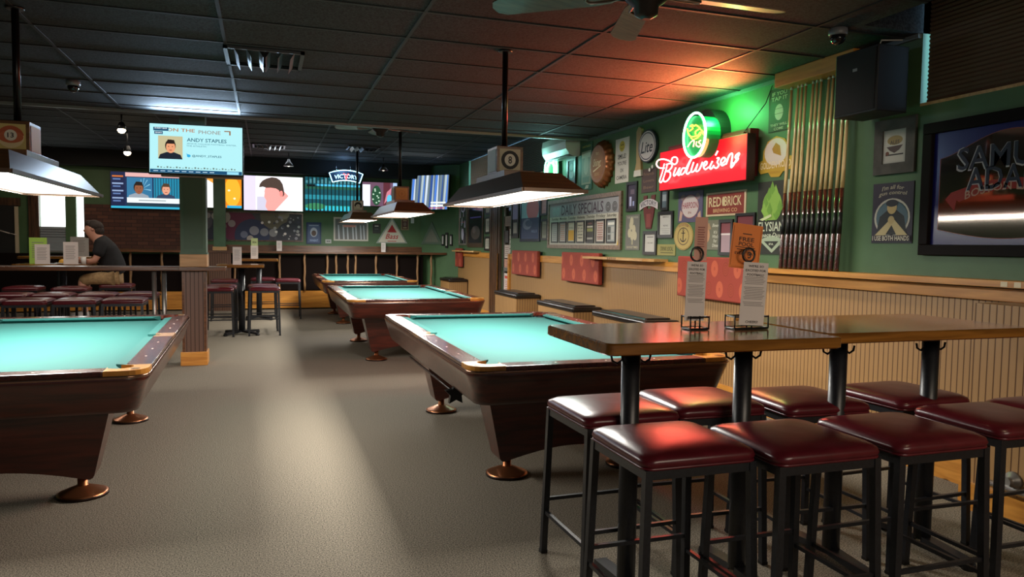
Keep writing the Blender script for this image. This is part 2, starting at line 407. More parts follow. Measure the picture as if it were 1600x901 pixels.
# ------------------------------------------------------------------ pool tables
def pool_table(x0, y0, rz, label, Lh=3.07, Wd=1.66):
    """origin = near left corner of the rails"""
    t = empty('pool_table', (x0, y0, 0), rz, label, 'pool table', 'pool tables')
    ZT = .80; rw = .125; cw = .055; pk = .085
    # apron
    m = MB(); rings = []
    for z, o in ((.772, .10), (.775, .004), (.765, -.006), (.74, .0), (.60, .045), (.575, .06), (.57, .09)):
        rings.append([(x, y, z) for x, y in rrect(o, Wd-o, o, Lh-o, .11-o*.4)])
    m.loft(rings, mahogany, False, True); m.build('apron', t)
    m = MB(); m.loft([[(x, y, z) for x, y in rrect(o, Wd-o, o, Lh-o, .11)] for z, o in ((.760, -.004), (.768, -.010), (.776, -.004))], mat('rail_trim', '8a6a58', .2, .8), False, True)
    m.build('edge_trim', t)
    # rails
    segs = []
    cx = .20      # corner casting reach
    mid = Lh/2; sp = .10
    segs += [(0, rw, cx, mid-sp), (0, rw, mid+sp, Lh-cx), (Wd-rw, Wd, cx, mid-sp), (Wd-rw, Wd, mid+sp, Lh-cx)]
    ends = [(cx, Wd-cx, 0, rw), (cx, Wd-cx, Lh-rw, Lh)]
    dot = mat('pearl_inlay', 'e8dccb', .3)
    for i, (a, b_, c, d) in enumerate(segs+ends):
        m = MB(); mt = mahog_x
        m.box(a+(0.0), b_, c, d, .77, ZT, mt, .006)
        along_y = i < 4
        for k in range(3):
            f = (k+1)/4 if along_y else (k+1)/4
            px, py = ((a+b_)/2, c+(d-c)*f) if along_y else (a+(b_-a)*f, (c+d)/2)
            m.lathe([(.006, 0), (.006, .0006)], (px, py, ZT), dot, 8)
        m.build('rail', t)
    # corner castings with a bite for the pocket
    cm = grain('amber_casting', 'b5762b', 'd99b45', 8, .3, 0, coat=.3)
    for sx in (0, 1):
        for sy in (0, 1):
            def T(x, y): return (Wd-x if sx else x, Lh-y if sy else y)
            pts = []
            for k in range(7):
                a = PI+PI/2*k/6; pts.append((.11+.11*math.cos(a), .11+.11*math.sin(a)))
            pts += [(cx, 0), (cx, rw+.02)]
            bx = .125; rr = .068
            for k in range(9):
                a = -PI*.25+ -PI*.0 - PI*k/8
                pts.append((bx+.02+rr*math.cos(a), bx+.02+rr*math.sin(a)))
            pts += [(rw+.02, cx), (0, cx)]
            m = MB(); m.prism([T(x, y) for x, y in pts], .77, ZT+.001, mahog_x if sy else cm)
            em = mat('bronze_medallion', '8d6a3a', .3, .7)
            x, y = T(.065, .065); m.lathe([(.028, 0), (.026, .002)], (x, y, ZT+.001), em, 16)
            o = m.build('corner_casting', t)
            x, y = T(bx+.02, bx+.02)
            m = MB(); m.lathe([(.062, .60), (.066, .772), (.058, .772), (.05, .62)], (x, y, 0), black, 20); m.build('pocket', t)
    for sx in (0, 1):
        def T(x): return Wd-x if sx else x
        pts = [(0, mid-sp), (0, mid+sp), (rw, mid+sp), (rw, mid+.06)]
        for k in range(7):
            a = PI/2+PI*k/6; pts.append((rw-.0+.06*math.cos(a)*.8, mid+.06*math.sin(a)))
        pts += [(rw, mid-.06), (rw, mid-sp)]
        m = MB(); m.prism([(T(x), y) for x, y in pts], .77, ZT+.001, mat('side_casting', 'b08a6c', .25, .5)); m.build('side_casting', t)
        m = MB(); m.lathe([(.05, .60), (.055, .762), (.047, .762), (.04, .62)], (T(rw+.005), mid, 0), black, 20); m.build('pocket', t)
    # cushions
    def cushion(pa, pb, qa, qb):   # outer edge a-b, inner (nose) edge a-b
        m = MB()
        v = [(pa[0], pa[1], .798), (pb[0], pb[1], .798), (qb[0], qb[1], .795), (qa[0], qa[1], .795)]
        w = [(pa[0], pa[1], .755), (pb[0], pb[1], .755), (qb[0], qb[1], .785), (qa[0], qa[1], .785)]
        m.loft([w, v], cloth, True, False); m.build('cushion', t)
    e = rw; n = rw+cw; c1 = rw+.10; c2 = c1+cw*.9; s1 = .062; s2 = .085
    for X in (0, 1):
        def T(x): return Wd-x if X else x
        cushion((T(e), c1), (T(e), mid-s1), (T(n), c2), (T(n), mid-s2)); cushion((T(e), mid+s1), (T(e), Lh-c1), (T(n), mid+s2), (T(n), Lh-c2))
    for Yy in (0, 1):
        def T(y): return Lh-y if Yy else y
        cushion((c1, T(e)), (Wd-c1, T(e)), (c2, T(n)), (Wd-c2, T(n)))
    # bed with cut corners
    q = .075; e2 = rw+.005
    pts = [(e2+q, e2), (Wd-e2-q, e2), (Wd-e2, e2+q), (Wd-e2, mid-.05), (Wd-e2-.04, mid), (Wd-e2, mid+.05), (Wd-e2, Lh-e2-q), (Wd-e2-q, Lh-e2),
           (e2+q, Lh-e2), (e2, Lh-e2-q), (e2, mid+.05), (e2+.04, mid), (e2, mid-.05), (e2, e2+q)]
    m = MB(); m.prism(pts, .73, .762, cloth); m.build('playing_bed', t)
    # pedestals, one at each end, each on two levelling feet
    for yc in (.60, Lh-.62):
        m = MB(); secs = []
        for side in (0,):
            n_ = 12; top = []; bot = []
            xa, xb, ba, bb = .23, Wd-.23, .34, Wd-.34
            outline = [(xa, .575), (ba, .105)]
            for k in range(1, n_): 
                f = k/n_; outline.append((ba+(bb-ba)*f, .105+.085*math.sin(PI*f)))
            outline += [(bb, .105), (xb, .575)]
            m.loft([[(x, yc-.15+(.575-z)*.12, z) for x, z in outline], [(x, yc+.15-(.575-z)*.12, z) for x, z in outline]], mahogany, True, False)
        bm_ = m.bm; es = [e_ for e_ in bm_.edges if abs(e_.verts[0].co.y-e_.verts[1].co.y) > .1 and (e_.verts[0].co.x < ba+.01 or e_.verts[0].co.x > bb-.01)]
        r_ = bmesh.ops.bevel(bm_, geom=es, offset=.03, segments=3, affect='EDGES', profile=.5)
        ped = m.build('pedestal', t)
        for x in (.41, Wd-.41):
            m = MB(); m.lathe([(.13, 0), (.132, .018), (.118, .024), (.05, .052), (.032, .058), (.026, .06), (.026, .16)], (x, yc, 0), copper, 28)
            m.lathe([(.134, 0.0), (.134, .016)], (x, yc, 0.0005), mat('dark_bronze', '2a1a14', .35, .6), 28)
            m.build('leveling_foot', ped)
    return t
pool_table(1.04, 3.78, 0, 'nearest pool table on the right, turquoise cloth, beside the high bar tables')
pool_table(.90, 8.62, 0, 'middle pool table of the right row, turquoise cloth, lit by its own lamp')
pool_table(.92, 12.95, 0, 'farthest pool table, small turquoise top close to the back ledge')
a = math.radians(1.4)
pool_table(-.575-1.66*math.cos(a), 4.10-1.66*math.sin(a), a, 'left pool table cut by the picture edge, turquoise cloth and amber corner casting')

r = empty('bridge_stick', (1.15, 0, 0), 0, 'dark bridge stick with black star shaped head hung under the nearest pool table', 'bridge stick')
m = MB(); m.tube([(0, 6.1, .505), (0, 4.55, .505)], .009, mat('dark_stick', '2a1a14', .4)); m.build('shaft', r)
m = MB(); m.tube([(.02, 6.0, .535), (.02, 4.9, .535)], .008, chrome); m.build('rail_bar', r)
m = MB(); pts = []
for k in range(10):
    rr = .075 if k % 2 == 0 else .038; aa = k*PI/5+.3; pts.append((rr*math.cos(aa), .505+rr*math.sin(aa)))
m.plate(pts, 4.52, 4.56, black); m.build('star_head', r)

# ------------------------------------------------------------------ table lamps
lamp_wood = wood('lamp_brown', '5c3d22', '7d5630', .4, 'X', .2)
lamp_bronze = mat('lamp_bronze', '6b5442', .32, .45)
def ball(mb, u, v, r, y, num, style):
    if style == 'black':
        mb.ell(u, v, r, r, y, P('1c1a18')); mb.ell(u, v, r*.62, r*.66, y-.0015, P('e9e3d2')); mb.text(num, u, v, r*.42, r*.8, y-.003, P('1c1a18'))
    elif style == 'orange':
        mb.ell(u, v, r*1.05, r, y, P('f0d9a8')); mb.ell(u, v, r*1.05, r, y-.001, P('c2603c'), .15, PI-.15); mb.ell(u, v, r*1.0, r*.55, y-.0015, P('cf6f47'))
        mb.ell(u, v+.01, r*.5, r*.5, y-.003, P('f2ead6')); mb.text(num, u, v+.01, r*.5, r*.45, y-.0045, P('2a1c18'))
    elif style == 'faint':
        mb.ring(u, v, r*.7, r*.7, .006, y, P('b79254')); mb.text(num, u, v, r*.3, r*.6, y-.001, P('a8813f'))
    else:
        mb.ell(u, v, r, r, y, P('2a2622'), -.5, PI+.2); mb.ell(u, v-r*.1, r*.6, r*.5, y-.0015, P('e9e3d2')); mb.text(num, u, v-r*.05, r*.5, r*.4, y-.003, P('1c1a18'))
def pool_lamp(x, y, zb, zc, label, num, style, face, Ln=2.2, Wn=.5, box_y=-.55, power=POOL):
    t = empty('pool_table_lamp', (x, y, 0), 0, label, 'hanging lamp', 'pool table lamps')
    zt = zb+.135; a, l = Wn/2, Ln/2; ta, tl = a*.67, l*.74
    m = MB()
    B = [(-a, -l, zb), (a, -l, zb), (a, l, zb), (-a, l, zb)]; T_ = [(-ta, -tl, zt), (ta, -tl, zt), (ta, tl, zt), (-ta, tl, zt)]
    v = [m.bm.verts.new(p) for p in B+T_]
    m.face([v[0], v[1], v[5], v[4]], lamp_wood); m.face([v[2], v[3], v[7], v[6]], lamp_wood)
    m.face([v[1], v[2], v[6], v[5]], lamp_bronze); m.face([v[3], v[0], v[4], v[7]], lamp_bronze); m.face([v[4], v[5], v[6], v[7]], lamp_bronze)
    for p, q in ((0, 1), (1, 2), (2, 3), (3, 0)): m.bar(B[p], B[q], .022, lamp_bronze)
    m.build('shade', t)
    m = MB(); m.box(-a+.012, a-.012, -l+.012, l-.012, zb+.004, zb+.008, L('fffaf0', 3.2)); m.build('diffuser', t)
    m = MB(); m.box(-ta*.8, ta*.8, -.36+box_y*.0, .36, zt, zt+.05, lamp_wood, .003); m.build('cap_block', t)
    s = .10; zz = zt+.045
    m = MB(); m.box(-s, s, -s-.04, s, zz, zz+.20, lamp_wood, .004); bx = m.build('number_box', t)
    m = MB()
    m.rect(-s+.02, s-.02, zz+.02, zz+.18, -s-.042, P(face)); ball(m, 0, zz+.10, .068, -s-.044, num, style); o = m.build('ball_panel', bx)
    for sx in (-1, 1):
        m = MB(); x_ = sx*(s+.003); v = [m.bm.verts.new(p) for p in ((x_, -s-.02, zz+.02), (x_, s-.02, zz+.02), (x_, s-.02, zz+.18), (x_, -s-.02, zz+.18))]; m.face(v, P('b7b9b0')); m.build('side_panel', bx, fix=False)
    m = MB(); m.tube([(0, 0, zz+.20), (0, 0, zc-.002)], .022, mat('black_pipe', '121214', .3, .4), 12); m.lathe([(.05, zc-.014), (.055, zc-.002)], (0, 0, 0), black, 16); m.build('rod', t)
    light('pool_lamp_light', 'AREA', (x, y, zb-.006), power, (1, .96, .88), Wn-.06, Ln-.1)
pool_lamp(1.70, 5.30, 1.80, CZ, 'hanging lamp with black eight ball box over the nearest right pool table', '8', 'black', 'c7bda0', Wn=.42, Ln=2.1)
pool_lamp(1.75, 10.1, 1.85, CF, 'hanging lamp with plain tan number box over the middle pool table', '9', 'faint', 'c9a467', Wn=.5, Ln=2.0)
pool_lamp(1.66, 14.3, 1.88, CF, 'small far hanging lamp with dark half ball sign over the farthest table', '11', 'half', 'd5cdb5', Wn=.5, Ln=2.0)
pool_lamp(-1.48, 5.45, 1.80, CZ, 'hanging lamp with orange thirteen ball box over the left pool table', '13', 'orange', 'd8c27a', Wn=.52)

# ------------------------------------------------------------------ stools
def make_stool():
    t = empty('bar_stool', (0, 0, 0), 0, 'x', 'stool')
    h = .221
    m = MB(); rings = []
    for z, o, rr in ((.702, .012, .03), (.705, -.004, .04), (.722, -.012, .05), (.738, -.008, .055), (.750, .012, .06), (.758, .045, .08), (.763, .09, .09), (.766, .16, .06)):
        rings.append([(x, y, z) for x, y in rrect(-h+o, h-o, -h+o, h-o, rr)])
    m.loft(rings, leather, True, True); m.tube([(x, y, .704) for x, y in rrect(-h-.002, h+.002, -h-.002, h+.002, .035)], .006, leather, 6, closed=True)
    m.build('seat', t)
    f = .205
    m = MB()
    for p, q in (((-f, -f), (f, -f)), ((f, -f), (f, f)), ((f, f), (-f, f)), ((-f, f), (-f, -f))): m.bar((p[0], p[1], .683), (q[0], q[1], .683), .03, black_metal, .034)
    m.build('seat_frame', t)
    def at(sx, sy, z): k = .018*(1-z/.7); return (sx*(f+k+.004), sy*(f+k+.004), z)
    for sx in (-1, 1):
        for sy in (-1, 1):
            m = MB(); m.bar(at(sx, sy, .004), at(sx, sy, .70), .028, black_metal); m.box(at(sx, sy, 0)[0]-.016, at(sx, sy, 0)[0]+.016, at(sx, sy, 0)[1]-.016, at(sx, sy, 0)[1]+.016, 0, .015, black); m.build('leg', t)
    for (a_, b_, z) in (((-1, -1), (1, -1), .26), ((-1, 1), (1, 1), .26), ((-1, -1), (-1, 1), .20), ((1, -1), (1, 1), .20)):
        m = MB(); m.bar(at(*a_, z), at(*b_, z), .016, black_metal); m.build('footrest_bar', t)
    return t
st0 = make_stool()
SG = 'maroon stools around the high bar tables in front'
near = [
 (1.48, 2.98, .02, 'maroon bar stool at the far left corner of the near bar table'),
 (1.44, 2.40, .0, 'leftmost front maroon bar stool, red neon reflection across its seat'),
 (1.96, 3.02, -.03, 'maroon bar stool behind the near bar table, orange glow on its seat'),
 (1.915, 2.31, .0, 'second front maroon bar stool from the left, beside the neon-lit one'),
 (2.47, 2.92, -.05, 'maroon bar stool behind the joint of the two bar tables'),
 (2.44, 2.30, .0, 'third front maroon bar stool from the left'),
 (3.07, 2.90, .03, 'maroon bar stool behind the farther bar table near the beadboard wall'),
 (3.04, 2.36, -.03, 'rightmost front maroon bar stool, cut by the right picture edge'),
 (3.52, 2.40, .02, 'dark bar stool at the right picture edge against the beadboard wall')]
mid_ = [
 (-.70, 12.15, 0, 'maroon stool left of the small high-top table'),
 (-.68, 12.72, 0, 'maroon stool behind the left stool of the high-top table'),
 (-.02, 12.20, 0, 'maroon stool right of the small high-top table'),
 (-.05, 12.80, 0, 'maroon stool half hidden behind the right stool of the high-top table'),
 (-.72, 14.6, 0, 'farther maroon stool seen left behind the high-top post'),
 (-.05, 15.2, 0, 'bright red topped stool between the two high-top tables'),
 (.40, 14.75, 0, 'stand-alone red topped stool in front of the log posts')]
left_ = [
 (-2.62, 9.92, 0, 'maroon stool behind the drink ledge, leftmost full seat of the front row'),
 (-2.12, 9.92, 0, 'maroon stool behind the drink ledge, middle of the front row'),
 (-1.62, 9.95, 0, 'maroon stool behind the drink ledge beside the steel posts'),
 (-3.12, 9.92, 0, 'maroon stool cut by the left picture edge, front row behind ledge'),
 (-3.10, 10.95, 0, 'maroon stool of the second row at the left picture edge'),
 (-2.62, 10.95, 0, 'maroon stool of the second row left of center behind the ledge'),
 (-2.10, 10.95, 0, 'maroon stool of the second row under the ledge in front of the man'),
 (-1.62, 10.98, 0, 'maroon stool of the second row nearest the steel posts'),
 (-3.38, 12.55, 0, 'maroon stool left of the seated man, under the wooden table end'),
 (-2.72, 12.35, 0, 'empty red stool directly before the seated man'),
 (-2.25, 13.15, 0, 'maroon stool the man in the black shirt sits on')]
first = True
for lst, grp in ((near, SG), (mid_, 'maroon stools around the small high-top tables'), (left_, 'maroon stools behind the left drink ledge')):
    for x, y, a, lab in lst:
        if first: st0.location = (x, y, 0); st0.rotation_euler = (0, 0, a); st0['label'] = lab; st0['group'] = grp; first = False
        else: dup(st0, (x, y, 0), a, lab, grp)

# ------------------------------------------------------------------ bar tables
def bar_table(x0, x1, y0, y1, z, label, posts, rz=0, hooks=True, base=.26, rad=.039, grp='high bar tables in front'):
    cx, cy = (x0+x1)/2, (y0+y1)/2
    t = empty('bar_table', (cx, cy, 0), rz, label, 'table', grp)
    a, c = (x1-x0)/2, (y1-y0)/2
    m = MB(); pts = lambda o: rrect(-a+o, a-o, -c+o, c-o, .03)
    m.loft([[(x, y, zz) for x, y in pts(o)] for zz, o in ((z-.045, .006), (z-.040, 0), (z-.006, 0), (z, .006))], oak_top, True, False); m.build('tabletop', t)
    for px, py in posts:
        px -= cx; py -= cy
        m = MB(); m.tube([(px, py, .05), (px, py, z-.045)], rad, black_metal, 20); m.lathe([(.10, z-.06), (.10, z-.046)], (px, py, 0), black_metal, 16); po = m.build('post', t)
        m = MB()
        for k in range(4 if base < .2 or len(posts) == 1 else 2):
            aa = (k*PI/2+PI/4) if len(posts) == 1 else (PI/2+k*PI)
            d = Vector((math.cos(aa), math.sin(aa), 0)); p = Vector((px, py, 0))
            m.bar(p+d*.02+Vector((0, 0, .05)), p+d*base+Vector((0, 0, .03)), .06, black_metal, .03)
            q = p+d*base; m.lathe([(.03, 0), (.03, .03)], (q.x, q.y, 0), black, 10)
        m.build('base', t)
        if hooks:
            for s in (-1, 1):
                m = MB(); hx = px+s*(rad+.001)
                m.tube([(hx, py, z-.075), (hx, py, z-.115), (hx+s*.022, py, z-.130), (hx+s*.045, py, z-.118), (hx+s*.050, py, z-.095)], .005, mat('hook_black', '1b1a1a', .3, .6), 8); m.build('coat_hook', po)
    return t
bar_table(1.17, 2.20, 2.36, 3.02, 1.11, 'near bar table with lacquered oak top and two card stands on it', [(1.43, 2.70), (1.97, 2.70)], math.radians(-1.2))
bar_table(2.23, 3.40, 2.46, 3.16, 1.11, 'farther bar table with lacquered oak top against the right wall', [(2.51, 2.72), (3.06, 2.72)], math.radians(-.5))
bar_table(-.72, -.02, 11.95, 12.6, 1.10, 'small square high-top table on one black post in the middle distance', [(-.36, 12.28)], 0, False, .33, .05, 'small tables at the back')
bar_table(-.50, .22, 14.3, 14.95, 1.14, 'small high-top table behind the nearer one, yellow wood edge', [(-.12, 14.6)], 0, False, .3, .05, 'small tables at the back')
bar_table(-3.60, -2.60, 12.75, 13.5, 1.07, 'wooden high table the man leans on', [(-3.0, 13.1)], 0, False, .3, .05, 'small tables at the back')
bar_table(-4.2, -3.0, 15.2, 15.9, 1.14, 'farther dark wooden table below the left window', [(-3.6, 15.5)], 0, False, .3, .05, 'small tables at the back')

# drink cards
paper = mat('card_paper', 'd9d0cc', .5)
def wire_caddy(x, y, z, w, rz, label):
    t = empty('wire_caddy', (x, y, z), rz, label, 'card holder', 'wire card holders on the near bar table')
    m = MB(); wr = .0035; d = .035
    for zz in (.006, .055): m.tube([(-w, -d, zz), (w, -d, zz), (w, d, zz), (-w, d, zz)], wr, black, 6, closed=True)
    for px, py in ((-w, -d), (w, -d), (w, d), (-w, d), (0, -d), (0, d)): m.tube([(px, py, .004), (px, py, .06)], wr, black, 6)
    m.box(-w, w, -d, d, 0.0, .006, black); m.build('frame', t)
    m = MB(); m.tube([(0, 0, .006), (0, 0, .29)], .0035, black, 6)
    m.tube([(.03*math.cos(k*PI/8), 0, .32+.03*math.sin(k*PI/8)) for k in range(16)], .0045, black, 8, closed=True); m.build('number_ring', t)
    return t
def card(x, y, z, w, h, rz, tilt, label, body, cat='card', col=paper, name='drink_card', roll=0):
    t = empty(name, (x, y, z), rz, label, cat)
    t.rotation_euler = (tilt, roll, rz)
    m = MB(); m.box(-w/2, w/2, 0, .0012, 0, h, col); m.build('sheet', t)
    m = MB(); body(m, w, h); m.build('printing', t, fix=False)
    return t
INK = P('2b2624'); GR = P('8d8683')
def football(m, w, h):
    for i, s in enumerate(("WE'RE SO", 'EXCITED FOR', 'FOOTBALL!')): m.text(s, 0, h*(.94-.068*i), w*(.62, .82, .68)[i], h*.038, -.001, INK)
    z = .76
    for blk in (5, 8, 3):
        for k in range(blk): m.rect(-w*(.42-.03*(k % 3)), w*(.42-.04*((k+1) % 3)), h*z, h*(z+.009), -.001, GR); z -= .026
        z -= .03
    m.text('CHEERS!', 0, h*.055, w*.5, h*.04, -.001, INK)
wire_caddy(1.74, 2.72, 1.111, .045, .0, 'small black wire card holder on the left of the near bar table')
wire_caddy(1.985, 2.70, 1.111, .085, .0, 'wider black wire card holder with ring number 3')
card(1.725, 2.705, 1.15, .095, .25, 0, 0, 'tall white football card in the left wire holder', football, roll=.03)
card(1.975, 2.655, 1.13, .125, .27, 0, .02, 'tall white football card in the right wire holder', football, roll=.05)
def pinkcard(m, w, h):
    for k in range(9): m.rect(-w*.28, w*.28*(1-.2*(k % 2)), h*(.75-.055*k), h*(.775-.055*k), -.001, P('9a5f58'))
    m.text('5', 0, h*.2, w*.12, h*.07, -.001, INK)
card(1.765, 2.735, 1.405, .062, .185, 0, 0, 'narrow salmon pink card above the left football card', pinkcard, col=mat('salmon_card', 'cf9a88', .5), name='drink_card', roll=.02)
def orange(m, w, h):
    m.text('FREE', 0, h*.66, w*.5, h*.09, -.001, INK); m.text('POOL', 0, h*.55, w*.5, h*.09, -.001, INK); m.text('EVERY DAY', 0, h*.34, w*.7, h*.06, -.001, INK)
    m.rect(-w*.35, w*.3, h*.47, h*.485, -.001, INK); m.rect(-w*.3, w*.35, h*.42, h*.435, -.001, INK); m.rect(-w*.15, w*.15, h*.77, h*.79, -.001, INK)
    for s in ((-.46, -.45, .06, .94), (.45, .46, .06, .94)): m.rect(w*s[0], w*s[1], h*s[2], h*s[3], -.001, P('8a4a20'))
card(1.985, 2.735, 1.37, .155, .195, 0, 0, 'orange free pool card tilted in the ring of the right holder', orange, col=mat('orange_card', 'e8833c', .45), roll=.10)
m = MB(); m.text('3', 1.987, 1.431, .018, .03, 2.697, INK); m.ring(1.987, 1.431, .026, .026, .003, 2.6975, INK)
o = m.build('ring_number', fix=False); tag(o, 'small figure 3 inside the ring of the right card holder', 'number')
def plain(m, w, h):
    for k in range(8): m.rect(-w*.35, w*.3*(1-.2*(k % 2)), h*(.8-.08*k), h*(.825-.08*k), -.001, GR)
for x, y, z, w, h, lab in (
  (-.42, 12.2, 1.10, .13, .27, 'white folded card on the small high-top table'), (-.20, 14.6, 1.14, .13, .24, 'white card on the farther high-top table'),
  (.28, 16.75, 1.26, .11, .22, 'white card standing on the back ledge below the round art mural'), (2.53, 16.75, 1.26, .10, .21, 'white card standing on the ledge in front of the triangular sign'),
  (-2.82, 12.79, 1.072, .20, .34, 'large white card on the man\'s table beside his arm'), (-3.20, 12.80, 1.072, .20, .30, 'white double card stand left on the man\'s table')):
    card(x, y, z, w, h, 0, 0, lab, plain)
card(-.20, 14.72, 1.14, .12, .38, 0, 0, 'taller green and white card behind the far high-top card', lambda m, w, h: m.text('SPECIAL', 0, h*.8, w*.6, h*.1, -.001, INK), col=mat('pale_green_card', 'b9c890', .5))
card(-3.33, 13.1, 1.072, .24, .40, 0, 0, 'lime green card in the holder on the man\'s table', plain, col=mat('lime_card', 'a5cf5a', .5))
card(-3.25, 15.4, 1.14, .3, .36, 0, 0, 'grey paper board on the table below the window', plain, col=mat('grey_card', 'a9a6a4', .5))
m = MB(); m.lathe([(.032, 0), (.038, .11), (.034, .11), (.03, .01)], (-2.66, 12.84, 1.071), mat('white_cup', 'd8d8d4', .4), 16); tag(m.build('paper_cup'), 'white cup on the table edge in front of the man', 'cup')
r = empty('plate_of_food', (-2.98, 13.0, 1.071), 0, 'plate with a yellow sandwich in front of the man', 'plate')
m = MB(); m.lathe([(.06, 0), (.11, .012), (.105, .016), (.05, .006)], (0, 0, 0), mat('white_cup', 'd8d8d4'), 20); m.build('plate', r)
m = MB(); m.lathe([(.04, .01), (.055, .03), (.045, .06), (.01, .075)], (0, 0, 0), mat('bun', 'd9a23c', .6), 14); m.build('sandwich', r)
# ------------------------------------------------------------------ televisions
def tv(loc, rz, w, h, label, bg, body, tilt=0, e=1.2, d=.06, grp='wall televisions'):
    t = empty('television', loc, rz, label, 'television', grp); t.rotation_euler = (tilt, 0, rz)
    m = MB(); m.box(-w/2, w/2, 0, d, -h/2, h/2, black, .006); m.build('housing', t)
    b_ = .012
    m = MB(); m.rect(-w/2+b_, w/2-b_, -h/2+b_*1.4, h/2-b_, -.0015, L(bg, e)); sc_ = m.build('screen', t, fix=False)
    m = MB(); body(m, w-2*b_, h-2*b_, e); m.build('screen_image', t, fix=False)
    return t
def bust(m, u, v, s, y, skin, hair, top, e, flip=1):
    m.poly([(u-s*.95, v-s*1.0), (u+s*.95, v-s*1.0), (u+s*.8, v-s*.62), (u+s*.3, v-s*.42), (u-s*.3, v-s*.42), (u-s*.8, v-s*.62)], y, L(top, e))
    m.ell(u, v+s*.12, s*.42, s*.54, y-.0006, L(hair, e)); m.ell(u+.02*s*flip, v, s*.36, s*.50, y-.0012, L(skin, e))
    m.poly([(u-s*.36, v+s*.3), (u+s*.38, v+s*.3), (u+s*.3, v+s*.62), (u-s*.2, v+s*.66)], y-.0016, L(hair, e))
    for q in (-.14, .16): m.ell(u+q*s, v+.06*s, s*.05, s*.03, y-.002, L('2a1c18', e))
    m.ell(u+.02*s, v-.25*s, s*.13, s*.035, y-.002, L('8a3a34', e))
def scr_main(m, w, h, e):
    m.rect(-w*.495, w*.495, -h*.49, -h*.42, -.003, L('17496e', e)); m.rect(w*.33, w*.46, -h*.485, -h*.43, -.004, L('8fd0e4', e))
    for k in range(9): m.rect(-w*.46+k*w*.075, -w*.46+k*w*.075+w*.05, -h*.463, -h*.45, -.004, L('bcd8e6', e))
    for k in range(26): m.rect(-w*.42+k*w*.033, -w*.42+k*w*.033+w*.018, -h*.39, -h*(.36+.01*(k % 3)), -.003, L('5c6a60', e))
    m.text('ON THE', -w*.17, h*.39, w*.30, h*.07, -.003, L('a86a3a', e)); m.text('PHONE', w*.14, h*.37, w*.24, h*.075, -.003, L('8d8a84', e))
    m.rect(-w*.46, -w*.30, h*.36, h*.43, -.004, L('1d4a6a', e)); m.text('EVERY BAR', -w*.38, h*.41, w*.13, h*.025, -.005, L('e8f0f2', e)); m.rect(-w*.45, -w*.36, h*.29, h*.35, -.004, L('1d4a6a', e)); m.text('SINKS', -w*.405, h*.32, w*.07, h*.025, -.005, L('e8f0f2', e))
    m.rect(w*.30, w*.37, h*.40, h*.42, -.003, L('8a5a34', e)); m.rect(w*.355, w*.37, h*.33, h*.42, -.003, L('8a5a34', e))
    m.rect(-w*.41, -w*.15, -h*.20, h*.26, -.003, L('b8b08a', e)); bust(m, -w*.28, h*.03, h*.24, -.004, 'd9946c', '241a16', '18202c', e)
    m.text('ANDY STAPLES', w*.11, h*.20, w*.43, h*.075, -.003, L('1c5468', e))
    m.text('SENIOR COLLEGE FOOTBALL WRITER,', w*.165, h*.12, w*.54, h*.03, -.003, L('5c8896', e)); m.text('THE ATHLETIC', w*.0, h*.075, w*.22, h*.03, -.003, L('5c8896', e))
    m.text('@ANDY_STAPLES', w*.11, -h*.13, w*.32, h*.055, -.003, L('1c5468', e))
    m.ell(-w*.085, -h*.13, w*.02, h*.03, -.003, L('2b9fd0', e)); m.poly([(-w*.10, -h*.12), (-w*.115, -h*.08), (-w*.07, -h*.12)], -.004, L('2b9fd0', e))
tv((-.735, 9.12, 2.485), math.radians(-3), 1.0, .575, 'large screen on the green pillar showing a phone interview on pale cyan', 'a6dde2', scr_main, math.radians(-4), 1.0, .05)
m = MB(); m.box(-1.12, -.25, 9.22, 9.27, 2.18, 2.62, mat('beige_panel', '8d8474', .5), .01); tag(m.build('mount_panel'), 'beige mounting panel behind the screen on the green pillar', 'panel')
def scr_news(m, w, h, e):
    m.rect(-w*.5, -w*.3, -h*.5, h*.5, -.003, L('0e1c40', e)); 
    for k in range(4):
        m.rect(-w*.48, -w*.32, h*(.36-.2*k), h*(.40-.2*k), -.004, L('c86a2a' if k == 0 else '8aa0c4', e)); m.rect(-w*.47, -w*.36, h*(.28-.2*k), h*(.32-.2*k), -.004, L('5670a0', e))
    m.rect(-w*.29, w*.5, h*.38, h*.49, -.003, L('d9a8a4', e)); m.rect(-w*.27, w*.1, -h*.3, h*.36, -.003, L('2b6d94', e)); m.rect(w*.12, w*.5, -h*.3, h*.36, -.003, L('1c7f9e', e))
    for k in range(9): m.rect(w*(.14+.04*k), w*(.15+.04*k), -h*.3, h*.36, -.0035, L('0c3448', e))
    for k in range(6): m.poly([(-w*.05, h*.05), (-w*.02+w*.1*math.cos(k*.5), h*.35*math.sin(k*.5)), (-w*.02+w*.1*math.cos(k*.5+.1), h*.35*math.sin(k*.5+.1))], -.0035, L('7ab4cc', e))
    bust(m, -w*.1, h*.05, h*.3, -.005, '8a5338', '1a1210', '8d98a4', e); bust(m, w*.30, h*.04, h*.28, -.005, 'd9987c', '4a3828', '2a3c58', e)
    m.rect(-w*.27, w*.5, -h*.34, -h*.2, -.009, L('dfe6e6', e)); m.rect(-w*.1, w*.3, -h*.28, -h*.26, -.010, L('6a7a80', e))
    m.rect(-w*.5, w*.5, -h*.5, -h*.44, -.009, L('2fa4c4', e)); m.rect(-w*.27, w*.5, -h*.43, -h*.36, -.009, L('16323f', e))
tv((-2.34, 16.86, 2.47), 0, 1.30, .76, 'screen on the brick wall side showing two news hosts', '10264a', scr_news, e=1.0)
